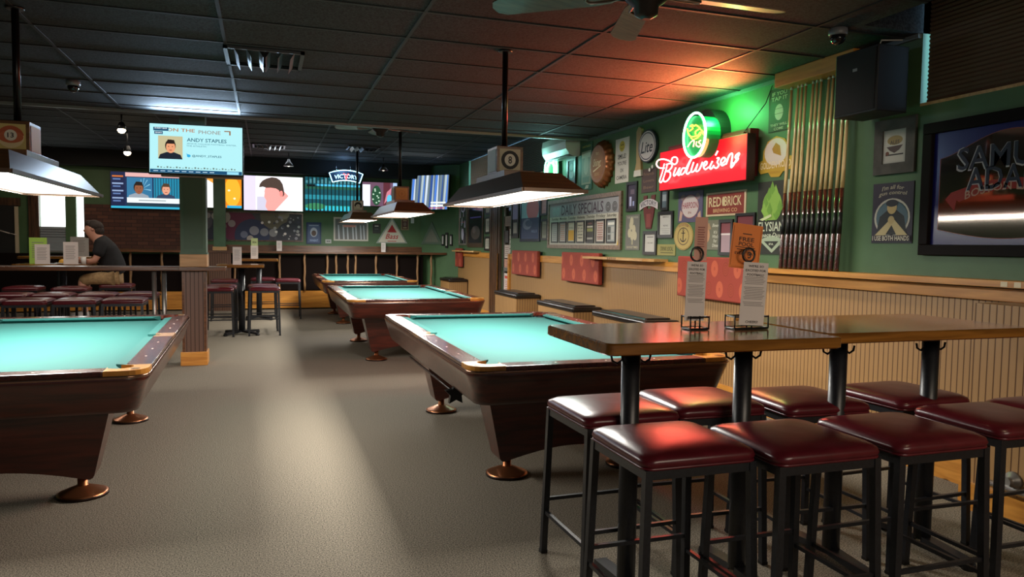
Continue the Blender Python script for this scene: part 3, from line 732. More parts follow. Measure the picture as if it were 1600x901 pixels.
def scr_orange(m, w, h, e):
    m.rect(-w*.5, -w*.1, -h*.5, h*.5, -.003, L('f4f6f2', e)); m.poly([(-w*.5, h*.5), (-w*.5, h*.25), (-w*.3, h*.36), (-w*.1, h*.2), (-w*.1, h*.5)], -.004, L('e8963c', e))
    m.rect(-w*.13, -w*.10, -h*.5, h*.5, -.005, L('3fb0d8', e)); m.ell(w*.28, 0, w*.2, h*.46, -.004, L('f0a82c', e)); m.ell(w*.2, h*.05, w*.03, h*.03, -.005, L('fff0c0', e)); m.ell(w*.33, -h*.2, w*.03, h*.03, -.005, L('fff0c0', e))
    m.rect(w*.15, w*.5, -h*.5, -h*.42, -.006, L('2a9cc8', e))
tv((-.90, 16.86, 2.50), 0, .86, .70, 'screen with orange and white picture half behind the slim green pillar', 'd87c10', scr_orange, e=1.1)
def scr_man(m, w, h, e):
    m.rect(-w*.5, -w*.3, -h*.5, h*.5, -.003, L('c9c0dc', e)); m.rect(-w*.28, -w*.1, -h*.5, -h*.1, -.0035, L('b9b6c8', e)); m.rect(w*.3, w*.5, -h*.5, h*.5, -.003, L('dcefe4', e))
    m.poly([(w*.25, -h*.05), (w*.22, -h*.3), (w*.05, -h*.5), (-w*.1, -h*.5), (-w*.14, -h*.38), (-w*.12, -h*.22), (-w*.16, -h*.1), (-w*.14, h*.15), (w*.1, h*.2)], -.004, L('f0938c', e))
    m.poly([(-w*.245, h*.17), (-w*.23, h*.27), (-w*.19, h*.36), (-w*.12, h*.43), (-w*.03, h*.475), (w*.05, h*.46), (w*.11, h*.40), (w*.155, h*.28), (w*.175, h*.13), (w*.185, -h*.02), (w*.16, -h*.08), (w*.12, -h*.03), (w*.09, h*.10), (w*.04, h*.15), (-w*.05, h*.17), (-w*.12, h*.16), (-w*.18, h*.19)], -.005, L('43352f', e)); m.ell(-w*.03, h*.05, w*.125, h*.22, -.0042, L('f0938c', e)); m.ell(w*.13, 0, w*.03, h*.09, -.006, L('e67f78', e))
    m.poly([(w*.02, -h*.5), (w*.26, -h*.05), (w*.3, -h*.12), (w*.3, -h*.5)], -.0045, L('ddd8d8', e))
tv((.17, 16.86, 2.50), 0, 1.24, .76, 'bright white screen showing a man looking down', 'ece8f0', scr_man, e=1.25)
def scr_teal(m, w, h, e):
    for k in range(3): m.rect(-w*.5, w*.5, h*(-.45+.3*k), h*(-.32+.3*k), -.003, L(('1c7c6a', '2a8fa0', '245e4c')[k], e))
    m.rect(-w*.3, w*.5, h*.24, h*.3, -.004, L('4cc0e8', e)); m.rect(-w*.45, -w*.2, h*.22, h*.28, -.004, L('0a1216', e))
    for k in range(15): m.rect(-w*.5+k*w*.068, -w*.5+k*w*.068+w*.018, -h*.5, h*.5, -.005, L('0a1a1c', e))
    for k in range(14): m.rect(-w*.47+k*w*.068, -w*.47+k*w*.068+w*.036, -h*.48, -h*.34, -.004, L('38c8e0', e)); m.rect(-w*.47+k*w*.068, -w*.47+k*w*.068+w*.036, h*.32, h*(.40+.04*(k % 3)), -.004, L('4c8a94', e))
    m.ell(-w*.3, -h*.36, w*.18, h*.1, -.0045, L('3c8a60', e))
tv((1.41, 16.86, 2.52), 0, 1.23, .77, 'dark teal screen with vertical bars', '12505c', scr_teal, e=.9)
def scr_room(m, w, h, e):
    m.rect(-w*.5, -w*.28, -h*.5, h*.4, -.003, L('e8f0ff', e)); m.ell(-w*.1, -h*.05, w*.14, h*.42, -.004, L('244c34', e))
    for k in range(9): m.ell(-w*.1+w*.1*math.sin(k*2.3), -h*.35+h*.07*k, w*.025, h*.03, -.005, L('bcd8c0', e))
    m.rect(w*.1, w*.3, -h*.5, h*.5, -.003, L('5a2a34', e)); m.poly([(w*.12, -h*.4), (w*.3, -h*.1), (w*.34, h*.3), (w*.2, h*.1)], -.005, L('c87a8a', e)); m.ell(w*.28, -h*.2, w*.08, h*.2, -.006, L('5ac0e0', e)); m.rect(w*.38, w*.5, -h*.5, h*.5, -.004, L('a8c4ec', e))
tv((2.46, 16.84, 2.56), 0, .80, .56, 'smaller screen right of the neon showing a room with a plant', '6a4c60', scr_room, e=1.0)
def scr_rain(m, w, h, e):
    for k in range(16):
        u = -w*.5+w*k/16; c = ('4a7ad0', 'c8d4e0', '6a7c88', '2c4c90', 'a8b8bc')[k % 5]
        m.poly([(u, -h*.5), (u+w*.05, -h*.5), (u+w*(.08-.04*(k % 2)), h*.5), (u+w*.02, h*.5)], -.003-.0003*k, L(c, e))
    m.rect(w*.05, w*.42, -h*.42, -h*.36, -.009, L('e8e8e4', e)); m.rect(w*.05, w*.45, -h*.33, -h*.28, -.009, L('dfe4e0', e)); m.rect(w*.02, w*.42, -h*.47, -h*.45, -.009, L('d0404c', e))
tv((3.52, 16.45, 2.62), math.radians(-42), .98, .80, 'tilted corner screen with blue and grey streaks', '55646c', scr_rain, math.radians(-6), 1.0)
for x, y, z, p, c in ((-.735, 8.6, 2.5, 0, 0), ): pass

# ------------------------------------------------------------------ ceiling equipment
def vent(x, y, z, label):
    t = empty('ceiling_vent', (x, y, z), 0, label, 'air vent', 'ceiling vents')
    m = MB(); s = .29
    for a_, b_, c_, d_ in ((-s, s, -s, -s+.03), (-s, s, s-.03, s), (-s, -s+.03, -s, s), (s-.03, s, -s, s)): m.box(a_, b_, c_, d_, -.02, 0, mat('vent_frame', '3a3c3e', .4, .4))
    m.build('frame', t)
    for k in range(6):
        m = MB(); u = -.22+.088*k; tl = .035 if k < 3 else -.035
        v = [m.bm.verts.new(p) for p in ((u, -s+.03, -.005), (u+tl, -s+.03, -.06), (u+tl, s-.03, -.06), (u, s-.03, -.005))]; m.face(v, mat('vent_blade', '8a9096', .3, .6)); m.build('blade', t)
    return t
vent(0, 6.17, CZ-.003, 'square angled blade ceiling vent in the near dark ceiling')
vent(.07, 14.6, CF-.003, 'far ceiling vent above the bright white screen')
vent(1.75, 14.2, CF-.003, 'far ceiling vent above the small neon sign')
def dome(x, y, z, label):
    t = empty('dome_camera', (x, y, z), 0, label, 'camera', 'dome cameras')
    m = MB(); m.lathe([(.058, 0), (.06, -.03), (.055, -.045)], (0, 0, 0), mat('camera_grey', '6a6a6c', .4), 20); m.build('base', t)
    m = MB(); m.lathe([(.048, -.045), (.046, -.07), (.034, -.092), (.012, -.103)], (0, 0, 0), mat('camera_dome', '141416', .1), 20); m.build('dome', t)
dome(-1.66, 7.75, CZ, 'small dome camera on the dark ceiling at the left')
dome(3.56, 3.98, CZ, 'dome camera on the ceiling beside the black loudspeaker')
def spotlamp(x, y, z, label, rx, rz):
    t = empty('spot_lamp', (x, y, z), 0, label, 'spotlight', 'ceiling spotlights')
    m = MB(); m.tube([(0, 0, CF-z-.001), (0, 0, .03)], .012, black); m.lathe([(.03, 0), (.055, -.05), (.06, -.10), (.05, -.10)], (0, 0, .05), black, 16); m.build('can', t)
    m = MB(); m.lathe([(.05, -.052), (.055, -.07), (.035, -.10), (.01, -.108)], (0, 0, 0), L('ffe2b0', 25), 14); m.build('bulb', t)
    light('spot_lamp_light', 'SPOT', (x, y, z-.08), 30, (1, .85, .62), .04, rot=(rx, 0, rz), spot=2.2)
spotlamp(-1.95, 11.9, 3.09, 'lit ceiling spotlight touching the top corner of the pillar screen', .3, 0)
spotlamp(-2.15, 13.6, 2.95, 'lit ceiling spotlight left of the pillar screen', .35, .4)
for x, y, lab in ((.45, 15.6, 'black cone pendant above the bright white screen'), (2.35, 15.6, 'black cone pendant right of the small neon sign')):
    t = empty('pendant_lamp', (x, y, 0), 0, lab, 'pendant', 'black pendants')
    m = MB(); m.tube([(0, 0, CF), (0, 0, 3.1)], .008, black); m.build('cord', t)
    m = MB(); m.lathe([(.02, 3.12), (.03, 3.08), (.10, 2.98), (.095, 2.98)], (0, 0, 0), black, 18); m.build('lamp_shade', t)
    m = MB(); m.lathe([(.02, 3.02), (.035, 2.99), (.01, 2.97)], (0, 0, 0), L('fff2d8', 2.5), 12); m.build('bulb', t)
def fan(x, y, z, zc, r_, a0, label, blades=5):
    t = empty('ceiling_fan', (x, y, 0), 0, label, 'ceiling fan', 'ceiling fans')
    m = MB(); m.tube([(0, 0, zc), (0, 0, z)], .015, black); m.lathe([(.06, zc-.05), (.07, zc)], (0, 0, 0), black, 16); m.build('down_rod', t)
    m = MB(); m.lathe([(.05, z+.09), (.10, z+.07), (.11, z), (.10, z-.03), (.06, z-.06), (.055, z-.10), (.02, z-.12)], (0, 0, 0), mat('fan_motor', '2a2624', .35, .5), 24); m.build('motor', t)
    for k in range(blades):
        a_ = math.radians(a0+360/blades*k); m = MB()
        out = [(.17, -.05), (.26, -.066), (r_-.06, -.075), (r_-.015, -.05), (r_, 0), (r_-.015, .05), (r_-.06, .075), (.26, .066), (.17, .05)]
        tl = math.radians(13); M_ = Matrix.Rotation(a_, 3, 'Z')
        def q(u, v, w_): return tuple(M_ @ Vector((u, v*math.cos(tl)-w_*math.sin(tl), v*math.sin(tl)+w_*math.cos(tl)+z)))
        m.loft([[q(u, v, -.003) for u, v in out], [q(u, v, .003) for u, v in out]], wood('fan_blade_wood', '5a4436', '7d6552', .4, 'X', .2), True, False); bl = m.build('blade', t)
        m = MB(); m.tube([q(.09, 0, -.004), q(.18, .03, -.008), q(.28, .035, -.008), q(.30, 0, -.008), q(.28, -.035, -.008), q(.18, -.03, -.008)], .006, mat('fan_bracket', 'a09890', .3, .8), 6, closed=True); m.build('bracket', bl)
fan(1.74, 3.22, 2.67, CZ, .78, 0, 'ceiling fan at the top edge, one blade lit red by neon')
fan(1.45, 9.9, 2.98, CF, .6, 20, 'dim far ceiling fan beyond the ceiling step')

# ------------------------------------------------------------------ right wall pieces
R90 = -PI/2
def on_right(name, label, cat, y, z, group=None, x=XW): return empty(name, (x, y, z), R90, label, cat, group)
def board(t, w, h, col, th=.012, part='board'):
    m = MB(); m.box(-w/2, w/2, -th, 0, -h/2, h/2, col); return m.build(part, t)
def framed(name, label, cat, y0, y1, z0, z1, fcol, bg, body, fw=.03, loc=None, group=None, th=.02, glossy=False, part='picture'):
    w, h = abs(y0-y1), z1-z0
    t = on_right(name, label, cat, (y0+y1)/2, (z0+z1)/2, group) if loc is None else empty(name, loc[0], loc[1], label, cat, group)
    a, c = w/2, h/2
    m = MB(); m.box(-a, a, -th, 0, c-fw, c, fcol); m.box(-a, a, -th, 0, -c, -c+fw, fcol); m.box(-a, -a+fw, -th, 0, -c+fw, c-fw, fcol); m.box(a-fw, a, -th, 0, -c+fw, c-fw, fcol); m.build('frame', t)
    m = MB(); m.box(-a+fw, a-fw, -th*.4, 0, -c+fw, c-fw, bg); m.build('backing', t)
    m = MB(); body(m, w-2*fw, h-2*fw, -th*.4-.001)
    if len(m.bm.verts): m.build(part, t, fix=False)
    else: m.bm.free()
    return t
def sign(name, label, cat, y0, y1, z0, z1, bg, body, loc=None, group=None, th=.008, outline=None):
    w, h = abs(y0-y1), z1-z0
    t = on_right(name, label, cat, (y0+y1)/2, (z0+z1)/2, group) if loc is None else empty(name, loc[0], loc[1], label, cat, group)
    m = MB()
    if outline: m.plate([(u*w, v*h) for u, v in outline], 0, -th, bg)
    else: m.box(-w/2, w/2, -th, 0, -h/2, h/2, bg)
    m.build('plate', t); m = MB(); body(m, w, h, -th-.001)
    if len(m.bm.verts): m.build('printing', t, fix=False)
    else: m.bm.free()
    return t
def lines(c, n=6, u=.36, v0=.3, v1=-.3, th=.018):
    def f(m, w, h, y):
        for k in range(n):
            v = v0+(v1-v0)*k/max(n-1, 1); q = u*(1-.3*((k*7) % 3)/3); m.rect(-w*q, w*q, h*(v-th), h*(v+th), y, P(c))
    return f
mirror_mat = mat('mirror_glass', '9a98a2', .08, .9)
etched = mat('etched_white', 'cfc4d4', .4)
dk = mat('dark_frame', '1d1a1c', .35); sil = mat('silver_frame', '9d8f86', .3, .5); wf = wood('walnut_frame', '33221a', '5a4032', .35, 'Z', .3)

def etch(m, w, h, y):
    random.seed(3)
    m.rect(-w*.42, w*.42, h*.30, h*.33, y, etched); m.ell(0, h*.2, w*.3, h*.08, y, etched); m.ell(0, h*.2, w*.22, h*.055, y-.001, mat('etch_dark', '4c4450', .3))
    m.rect(-w*.3, w*.3, -h*.08, -h*.07, y, P('d05a5a'))
    for k in range(9): u = random.uniform(-.4, .3)*w; v = random.uniform(-.45, .1)*h; m.poly([(u, v), (u+w*.09, v+h*.01), (u+w*.05, v+h*.16), (u+w*.02, v+h*.12)], y-.0005*k, etched)
    m.ell(0, -h*.32, w*.18, h*.12, y-.006, etched)
framed('etched_mirror', 'tall etched mirror in silver frame at the far end of the right wall', 'mirror', 17.0-.83, 15.5, 1.44, 2.62, sil, mirror_mat, etch, .04)
framed('dark_mirror', 'dark wood framed mirror beside the etched one, with painted blue glow', 'mirror', 15.42, 14.2, 1.40, 2.30, wf, mat('dark_mirror_glass', '3a3440', .1, .6),  # blue band paints a glow in the glass
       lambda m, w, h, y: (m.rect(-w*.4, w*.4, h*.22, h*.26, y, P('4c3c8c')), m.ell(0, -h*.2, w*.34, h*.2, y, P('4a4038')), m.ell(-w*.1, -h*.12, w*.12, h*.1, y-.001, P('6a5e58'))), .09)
for z0, z1, lab in ((2.05, 2.22, 'topmost tiny black frame left of the doorway'), (1.67, 2.01, 'middle small black frame left of the doorway'), (1.34, 1.62, 'lowest small black frame left of the doorway')):
    framed('framed_picture', lab, 'picture', 14.10, 13.74, z0, z1, dk, P('b9b4a4'), lines('6c675c', 7), .04, group='black frames by the doorway')
# notices in the doorway, glued to the glass door
for i, (y0, y1, z0, z1, bg, lab) in enumerate(((12.92, 12.56, 1.80, 1.98, 'a58c80', 'brown notice high on the glass door'), (12.93, 12.72, 1.50, 1.72, '3a3638', 'small dark sticker on the glass door'), (12.93, 12.66, 1.22, 1.46, 'c4b2a8', 'pale notice at mid height on the glass door'),
        (12.93, 12.66, 1.00, 1.2, 'c48f7c', 'salmon notice just above the door bar'), (12.94, 12.58, .62, .94, 'c9bcb4', 'white and red notice below the door bar'), (12.64, 12.56, 1.2, 1.75, 'c9c4b8', 'narrow vertical sticker on the glass door'))):
    t = sign('door_notice', lab, 'notice', y0, y1, z0, z1, P(bg), (lambda m, w, h, y: (m.rect(-w*.38, w*.38, h*.2, h*.36, y, P('c4483c')), lines('b0584c', 5, .34, .05, -.36)(m, w, h, y))) if i == 4 else lines('6a4a44', 5), group='notices on the glass door'); t.location.x = XW+.038
framed('framed_picture', 'tall dark double frame just right of the doorway', 'picture', 12.42, 12.03, 1.58, 2.21, dk, P('8f8bb8'), lambda m, w, h, y: (m.rect(-w*.5, w*.5, -h*.5, h*.02, y, P('1d1c20')), m.rect(-w*.3, w*.3, -h*.42, -h*.08, y-.001, P('9a968c'))), .04)
framed('blue_mirror', 'blue framed glossy glass with pink and cyan reflection painted on its upper half', 'poster', 11.95, 10.99, 1.52, 2.30, mat('navy_frame', '232840', .25), P('3a4668'),  # pink and cyan shapes paint what the glass reflects
       lambda m, w, h, y: (m.rect(-w*.5, w*.5, 0, h*.5, y, P('8fc4d4')), m.ell(w*.14, h*.22, w*.34, h*.30, y-.001, P('d4828c')), m.rect(-w*.5, w*.5, -h*.5, 0, y-.002, P('38456a')), m.ell(-w*.15, -h*.15, w*.25, h*.13, y-.003, P('7c86a0')), m.ell(-w*.05, -h*.13, w*.2, h*.08, y-.004, P('4a5878')), m.text('HELLO', w*.25, -h*.32, w*.3, h*.06, y-.003, P('8d9abc'))), .045, glossy=True)
framed('narrow_frame', 'narrow frame with pinkish print left of the specials board', 'picture', 10.96, 10.68, 1.93, 2.22, dk, P('c98d94'), lines('b57a80', 3), .03)
framed('narrow_frame', 'narrow framed paper menu left of the specials board', 'picture', 10.94, 10.66, 1.54, 1.87, dk, P('9a988a'), lines('5f5d52', 9, .4), .035)

# daily specials board with its seven framed menus
def specials(m, w, h, y):
    m.rect(-w*.5, w*.5, h*.17, h*.5, y+.0004, P('96979c')); m.text('DAILY SPECIALS', w*.0, h*.32, w*.60, h*.24, y, P('4a3444'))
    sw = P('c9c4b4')
    for u in (-.42, -.36, .36, .44):
        for k in range(3): m.ring(w*u, h*.30, w*.030*(1-.3*k), h*.10*(1-.3*k), .010, y-.001, P('3f3a38') if u > 0 else P('9ab4b4'))
    for k, s in enumerate(('Sunday', 'Monday', 'Tuesday', 'Wednesday', 'Thursday', 'Friday', 'Saturday')): m.text(s, w*(-.405+.135*k), h*.115, w*.115, h*.085, y, P('4d463c'))
    m.poly([(w*.47, -h*.5), (w*.5, -h*.5), (w*.5, -h*.25)], y, P('d9b83c'))
wfl = wood('board_frame_wood', '5d4838', '8d7460', .35, 'Y', .2)
t = framed('specials_board', 'large daily specials board in a grey-brown wood frame', 'notice board', 10.62, 8.15, 1.42, 2.14, wfl, P('c4c0b2'), specials, .055, th=.03, part='lettering')
mc = (('a9a9a4', '8d8d8a'), ('b0a8a2', 'b5806a'), ('c4c0ac', 'd9a43a'), ('d0c6b0', '2e2a28'), ('4a4644', '1c1a1a'), ('c9bdb4', 'a0625a'), ('9aa0a0', '1d1c1e'))
for k in range(7):
    yy = 10.62-.055-(2.47-.11)*(.5-.405+.135*k+.0)
    def bd(m, w, h, y, k=k):
        a_, c_ = mc[k]
        if k == 2: m.rect(-w*.45, w*.45, -h*.45, h*.1, y, P(c_)); m.text('$ YOU', 0, h*.22, w*.6, h*.07, y-.001, P('3a3630'))
        elif k == 3:
            for i, s in enumerate(('WING', 'IT UP', '$1.50', 'BURGER', 'TUESDAY')): m.text(s, 0, h*(.33-.16*i), w*.7, h*.09, y, P(c_))
        elif k == 4: m.rect(-w*.4, w*.4, h*.0, h*.16, y, P('9a9a5c')); m.rect(-w*.4, w*.4, h*.2, h*.28, y, P('d0c8b8')); m.rect(-w*.4, w*.4, -h*.4, -h*.3, y, P('a8a49c')); m.ell(0, h*.4, w*.3, h*.05, y, P('7d5c58'))
        elif k == 6:
            for a2 in ((-.4, -.05, -.1, .2), (.05, .4, -.05, .2), (-.4, -.05, -.42, -.18), (.05, .4, -.42, -.1)): m.rect(w*a2[0], w*a2[1], h*a2[2], h*a2[3], y, P(('5a5a58', 'b8b8b4')[int(a2[0] > 0)]))
            m.rect(-w*.4, w*.4, h*.28, h*.4, y, P('e4e4dc'))
        else: lines(c_, 8, .38, .38, -.38, .02)(m, w, h, y); (k == 5) and m.text('LUNCH', 0, -h*.3, w*.6, h*.07, y-.001, P('2a2624'))
    framed('menu_frame', 'specials board menu number %s, %s' % (('one', 'two', 'three', 'four', 'five', 'six', 'seven')[k], ('grey lines', 'salmon lines', 'yellow lower half', 'bold black words', 'dark with yellow band', 'red lines and bold word', 'dark with four panels')[k]),
           'menu', yy+.135, yy-.135, 1.50, 1.81, dk, P(mc[k][0]), bd, .022, th=.012, group='menus on the specials board').location.x = XW-.014

# air conditioner
t = on_right('air_conditioner', 'white wall air conditioner unit high in the far corner', 'air conditioner', 9.95, 2.86)
m = MB(); ps = [(0, -.15), (-.05, -.16), (-.16, -.13), (-.21, -.06), (-.22, .04), (-.21, .13), (0, .14)]
m.loft([[(-.46, a_, b_) for a_, b_ in ps], [(.46, a_, b_) for a_, b_ in ps]], mat('white_plastic', 'd0d0cc', .35), True, False); m.build('casing', t)
m = MB(); m.box(-.42, .42, -.172, -.06, -.158, -.15, mat('grey_louvre', '8d9294', .4)); m.build('louvre', t)
# green arch neon
t = on_right('green_neon_sign', 'small glowing green arch shaped neon sign below the air conditioner', 'neon sign', 10.42, 2.62)
def arch(w, h, n=10): return [(-w, -h)]+[(w, -h)]+[(w*math.cos(PI*k/n), h*.1+h*.9*math.sin(PI*k/n)) for k in range(n+1)]
m = MB(); m.plate(arch(.27, .20), -.05, -.01, mat('sign_green_back', '0f4a2c', .4)); m.build('backing', t)
m = MB(); m.tube([(a_, -.07, b_) for a_, b_ in arch(.24, .18)], .012, L('7dffc8', 8), 8, closed=True); m.tube([(a_, -.07, b_-.03) for a_, b_ in arch(.15, .12)], .016, L('e4fff0', 5), 8, closed=True); m.build('neon_tube', t)
m = MB(); m.poly(arch(.10, .10), -.055, L('1fd070', 1.5)); m.build('glow_panel', t, fix=False)
light('green_neon_light', 'POINT', (3.88, 10.3, 2.66), 7, (.35, 1, .85), .1)
light('green_neon_light_near', 'AREA', (3.9, 10.0, 2.55), 4, (.45, .9, 1), .4, .3, (0, math.radians(90), 0))
framed('framed_picture', 'small dark frame beside the green neon arch', 'picture', 9.92, 9.60, 2.34, 2.72, dk, P('5c7480'), lambda m, w, h, y: (m.ell(0, h*.15, w*.25, h*.2, y, P('a0b0b0')), m.ell(0, -h*.2, w*.35, h*.2, y, P('b4b4bc'))), .05)
sign('tall_beer_sign', 'narrow tall green-topped sign with pale figure, left of the bottle cap', 'sign', 9.44, 9.06, 2.22, 2.86, P('2e5a44'), lambda m, w, h, y: (m.text('SANTIAGO', 0, h*.42, w*.7, h*.045, y, P('c4c46c')), m.rect(-w*.4, w*.4, -h*.38, h*.32, y, P('a8a890')), m.ell(0, h*.02, w*.22, h*.2, y-.001, P('d0ccb4')), m.rect(-w*.38, w*.38, h*.18, h*.28, y-.002, P('d4d0b8')), m.rect(-w*.3, w*.3, -h*.34, -h*.22, y-.002, P('7c9484')), m.poly([(-w*.1, -h*.47), (w*.2, -h*.47), (w*.25, -h*.40), (0, -h*.40)], y, P('c9c9b8'))))
# bottle cap
t = on_right('bottle_cap_sign', 'round copper bottle cap sign with script lettering', 'sign', 8.70, 2.515)
m = MB(); rings = []
for yy, rr, am in ((-.0, .295, .016), (-.05, .285, .014), (-.09, .255, .006), (-.10, .235, 0)):
    rings.append([((rr+am*math.cos(k*PI*.5*1.0)*(1 if k % 2 == 0 else 0))*math.cos(k*2*PI/84), yy, (rr+am*math.cos(k*PI*.5))*math.sin(k*2*PI/84)) for k in range(84)])
m.loft(rings, grain('copper_cap', '8a5030', 'a5683f', 12, .35, .1, metal=.6), True, True); m.build('cap', t)
m = MB(); m.ell(0, 0, .20, .20, -.102, P('9a6038')); m.text('TRY', 0, .13, .10, .035, -.104, P('d8b98c')); m.text('Shiner', 0, .02, .24, .10, -.104, P('e0c8a0'), .3); m.text('BEERS', 0, -.13, .14, .04, -.104, P('c09a6c')); m.poly([(-.12, -.08), (.12, -.02), (.11, -.035), (-.11, -.10)], -.104, P('e0c8a0')); m.build('lettering', t, fix=False)
sign('smile_sign', 'white smile you are on camera sign with yellow face', 'sign', 8.37, 8.01, 2.24, 2.78, P('c8c4bc'), lambda m, w, h, y: (m.ring(0, 0, w*.47, h*.48, .006, y, P('2a2826'), 4) if False else None, m.ell(0, h*.32, w*.2, h*.12, y, P('b8a83a')), m.ell(-w*.06, h*.35, w*.03, h*.02, y-.001, P('2a2826')), m.ell(w*.06, h*.35, w*.03, h*.02, y-.001, P('2a2826')), m.ring(0, h*.32, w*.12, h*.07, .006, y-.001, P('2a2826'), 10, PI*1.15, PI*1.85),
    [m.text(s, 0, h*v, w*q, h*.09, y, P('2a2826')) for s, v, q in (('SMILE!', .1, .6), ("YOU'RE", -.06, .66), ('ON', -.22, .22), ('CAMERA', -.38, .76))], m.rect(-w*.3, w*.3, h*.04, h*.05, y, P('2a2826'))))
t = on_right('beer_tap_sign', 'tan tap handle shaped sign with white oval Lite badge', 'sign', 7.6, 2.56)
m = MB(); m.plate([(-.22, -.24), (-.06, -.24), (-.08, -.12), (-.07, .26), (-.14, .29), (-.19, .24), (-.18, -.12)], -.03, 0, mat('tap_tan', 'a58a5c', .5)); m.build('handle', t)
m = MB(); m.plate([(-.235, -.28), (-.05, -.28), (-.06, -.21), (-.22, -.21)], -.034, 0, P('c9c4bc')); m.build('handle_foot', t)
m = MB(); m.plate([(.09+.21*math.cos(k*PI/14), .04+.185*math.sin(k*PI/14)) for k in range(28)], -.04, -.01, P('202433')); m.build('badge', t)
m = MB(); m.ell(.09, .04, .195, .17, -.042, P('c4bcbc')); m.ring(.09, .04, .18, .155, .012, -.043, P('2a2c40')); m.text('Lite', .09, .03, .27, .13, -.044, P('202433'), .25); m.ell(.2, -.2, .02, .02, -.03, P('d8d4d0')); m.ell(.14, -.23, .02, .02, -.03, P('d8d4d0')); m.build('lettering', t, fix=False)

# big red neon beer sign
t = empty('beer_neon_sign', (0, 0, 0), 0, 'large red glowing neon beer sign with green oval eagle on top', 'neon sign')
redg = mat('red_sign_panel', '8a0c18', .3); N, K, b_ = nodes(redg); b_.inputs['Emission Color'].default_value = lin('ff1028'); b_.inputs['Emission Strength'].default_value = .62
m = MB(); m.box(3.992, 4.08, 5.50, 7.0, 2.055, 2.465, mat('sign_side', '2a0e10', .5), .006); m.build('sign_box', t)
m = MB(); m.box(3.988, 3.992, 5.505, 6.995, 2.06, 2.46, redg); m.build('red_panel', t)
m = MB(); m.box(4.06, 4.15, 5.56, 6.95, 2.10, 2.52, mat('sign_back_red', '6a1a1c', .5)); m.box(4.02, 4.10, 5.60, 6.85, 2.465, 2.49, mat('sign_back_red2', '8a3028', .5)); m.build('back_frame', t)
SCRIPT = [[(6.804, 2.324), (6.84, 2.24), (6.891, 2.156), (6.861, 2.135), (6.816, 2.176), (6.77, 2.254), (6.743, 2.313)], [(6.801, 2.278), (6.914, 2.293), (6.968, 2.335), (6.929, 2.373), (6.816, 2.371), (6.695, 2.338), (6.606, 2.297), (6.555, 2.314), (6.554, 2.352), (6.6, 2.37), (6.648, 2.364), (6.66, 2.335)], [(6.763, 2.31), (6.674, 2.314), (6.649, 2.283), (6.7, 2.248), (6.765, 2.242), (6.689, 2.227), (6.678, 2.185), (6.74, 2.142), (6.8, 2.139), (6.816, 2.166)], [(6.575, 2.261), (6.614, 2.2), (6.596, 2.181), (6.539, 2.213), (6.5, 2.254), (6.53, 2.193), (6.511, 2.179), (6.482, 2.196)], [(6.398, 2.24), (6.447, 2.242), (6.486, 2.199), (6.459, 2.182), (6.409, 2.204), (6.362, 2.256), (6.286, 2.33), (6.256, 2.351), (6.324, 2.281), (6.376, 2.199), (6.349, 2.179), (6.314, 2.193)], [(6.249, 2.283), (6.289, 2.21), (6.275, 2.19), (6.224, 2.204), (6.181, 2.257), (6.21, 2.203), (6.183, 2.189), (6.141, 2.208), (6.097, 2.268)], [(6.075, 2.223), (6.029, 2.242), (6.024, 2.264), (6.057, 2.265), (6.078, 2.228), (6.048, 2.196), (5.989, 2.212)], [(5.933, 2.26), (5.972, 2.209), (5.95, 2.19), (5.908, 2.219)], [(5.852, 2.344), (5.885, 2.31)], [(5.859, 2.28), (5.828, 2.276), (5.853, 2.243), (5.829, 2.214), (5.863, 2.191), (5.903, 2.202)], [(5.799, 2.218), (5.741, 2.239), (5.734, 2.265), (5.765, 2.273), (5.8, 2.245), (5.783, 2.207), (5.725, 2.214)], [(5.679, 2.278), (5.717, 2.21)], [(5.697, 2.252), (5.662, 2.292), (5.625, 2.288), (5.641, 2.186), (5.626, 2.178), (5.591, 2.208), (5.523, 2.285), (5.569, 2.277), (5.579, 2.253), (5.538, 2.244), (5.577, 2.213), (5.613, 2.21)]]
YEL = [[(6.154, 2.582), (6.129, 2.529), (6.072, 2.494), (5.972, 2.494), (5.924, 2.515), (5.857, 2.483)], [(6.103, 2.595), (6.069, 2.604), (6.035, 2.587), (6.01, 2.595), (5.976, 2.578), (5.942, 2.553), (6.007, 2.535), (6.006, 2.508)], [(6.109, 2.554), (6.059, 2.569), (6.077, 2.591)], [(5.942, 2.552), (5.875, 2.508)], [(6.089, 2.492), (6.054, 2.469), (5.987, 2.469), (5.923, 2.497)]]
PNK = [[(6.136, 2.409), (6.078, 2.449), (6.028, 2.451), (6.042, 2.398)], [(5.986, 2.441), (5.992, 2.406), (5.95, 2.387)], [(5.92, 2.442), (5.952, 2.428), (5.914, 2.401), (5.949, 2.382)]]
def smooth(pts, n=4):
    out = []
    for i in range(len(pts)-1):
        p0 = Vector(pts[max(i-1, 0)]); p1 = Vector(pts[i]); p2 = Vector(pts[i+1]); p3 = Vector(pts[min(i+2, len(pts)-1)])
        for k in range(n):
            s = k/n; out.append(.5*((2*p1)+(-p0+p2)*s+(2*p0-5*p1+4*p2-p3)*s*s+(-p0+3*p1-3*p2+p3)*s**3))
    return out+[Vector(pts[-1])]
m = MB()
for s in SCRIPT: m.tube([(3.93, p[0], p[1]) for p in smooth(s)], .0075, L('ffb4b0', 3.5), 6)
m.build('script_tube', t)
def oval(cy, cz, ry, rz, n=32): return [(cy+ry*math.cos(2*PI*k/n), cz+rz*math.sin(2*PI*k/n)) for k in range(n)]
m = MB(); m.loft([[(x, p, q) for p, q in oval(6.08, 2.50, .165, .19)] for x in (3.82, 4.0)], mat('green_housing', '0d7a44', .35), True, False); m.build('oval_housing', t)
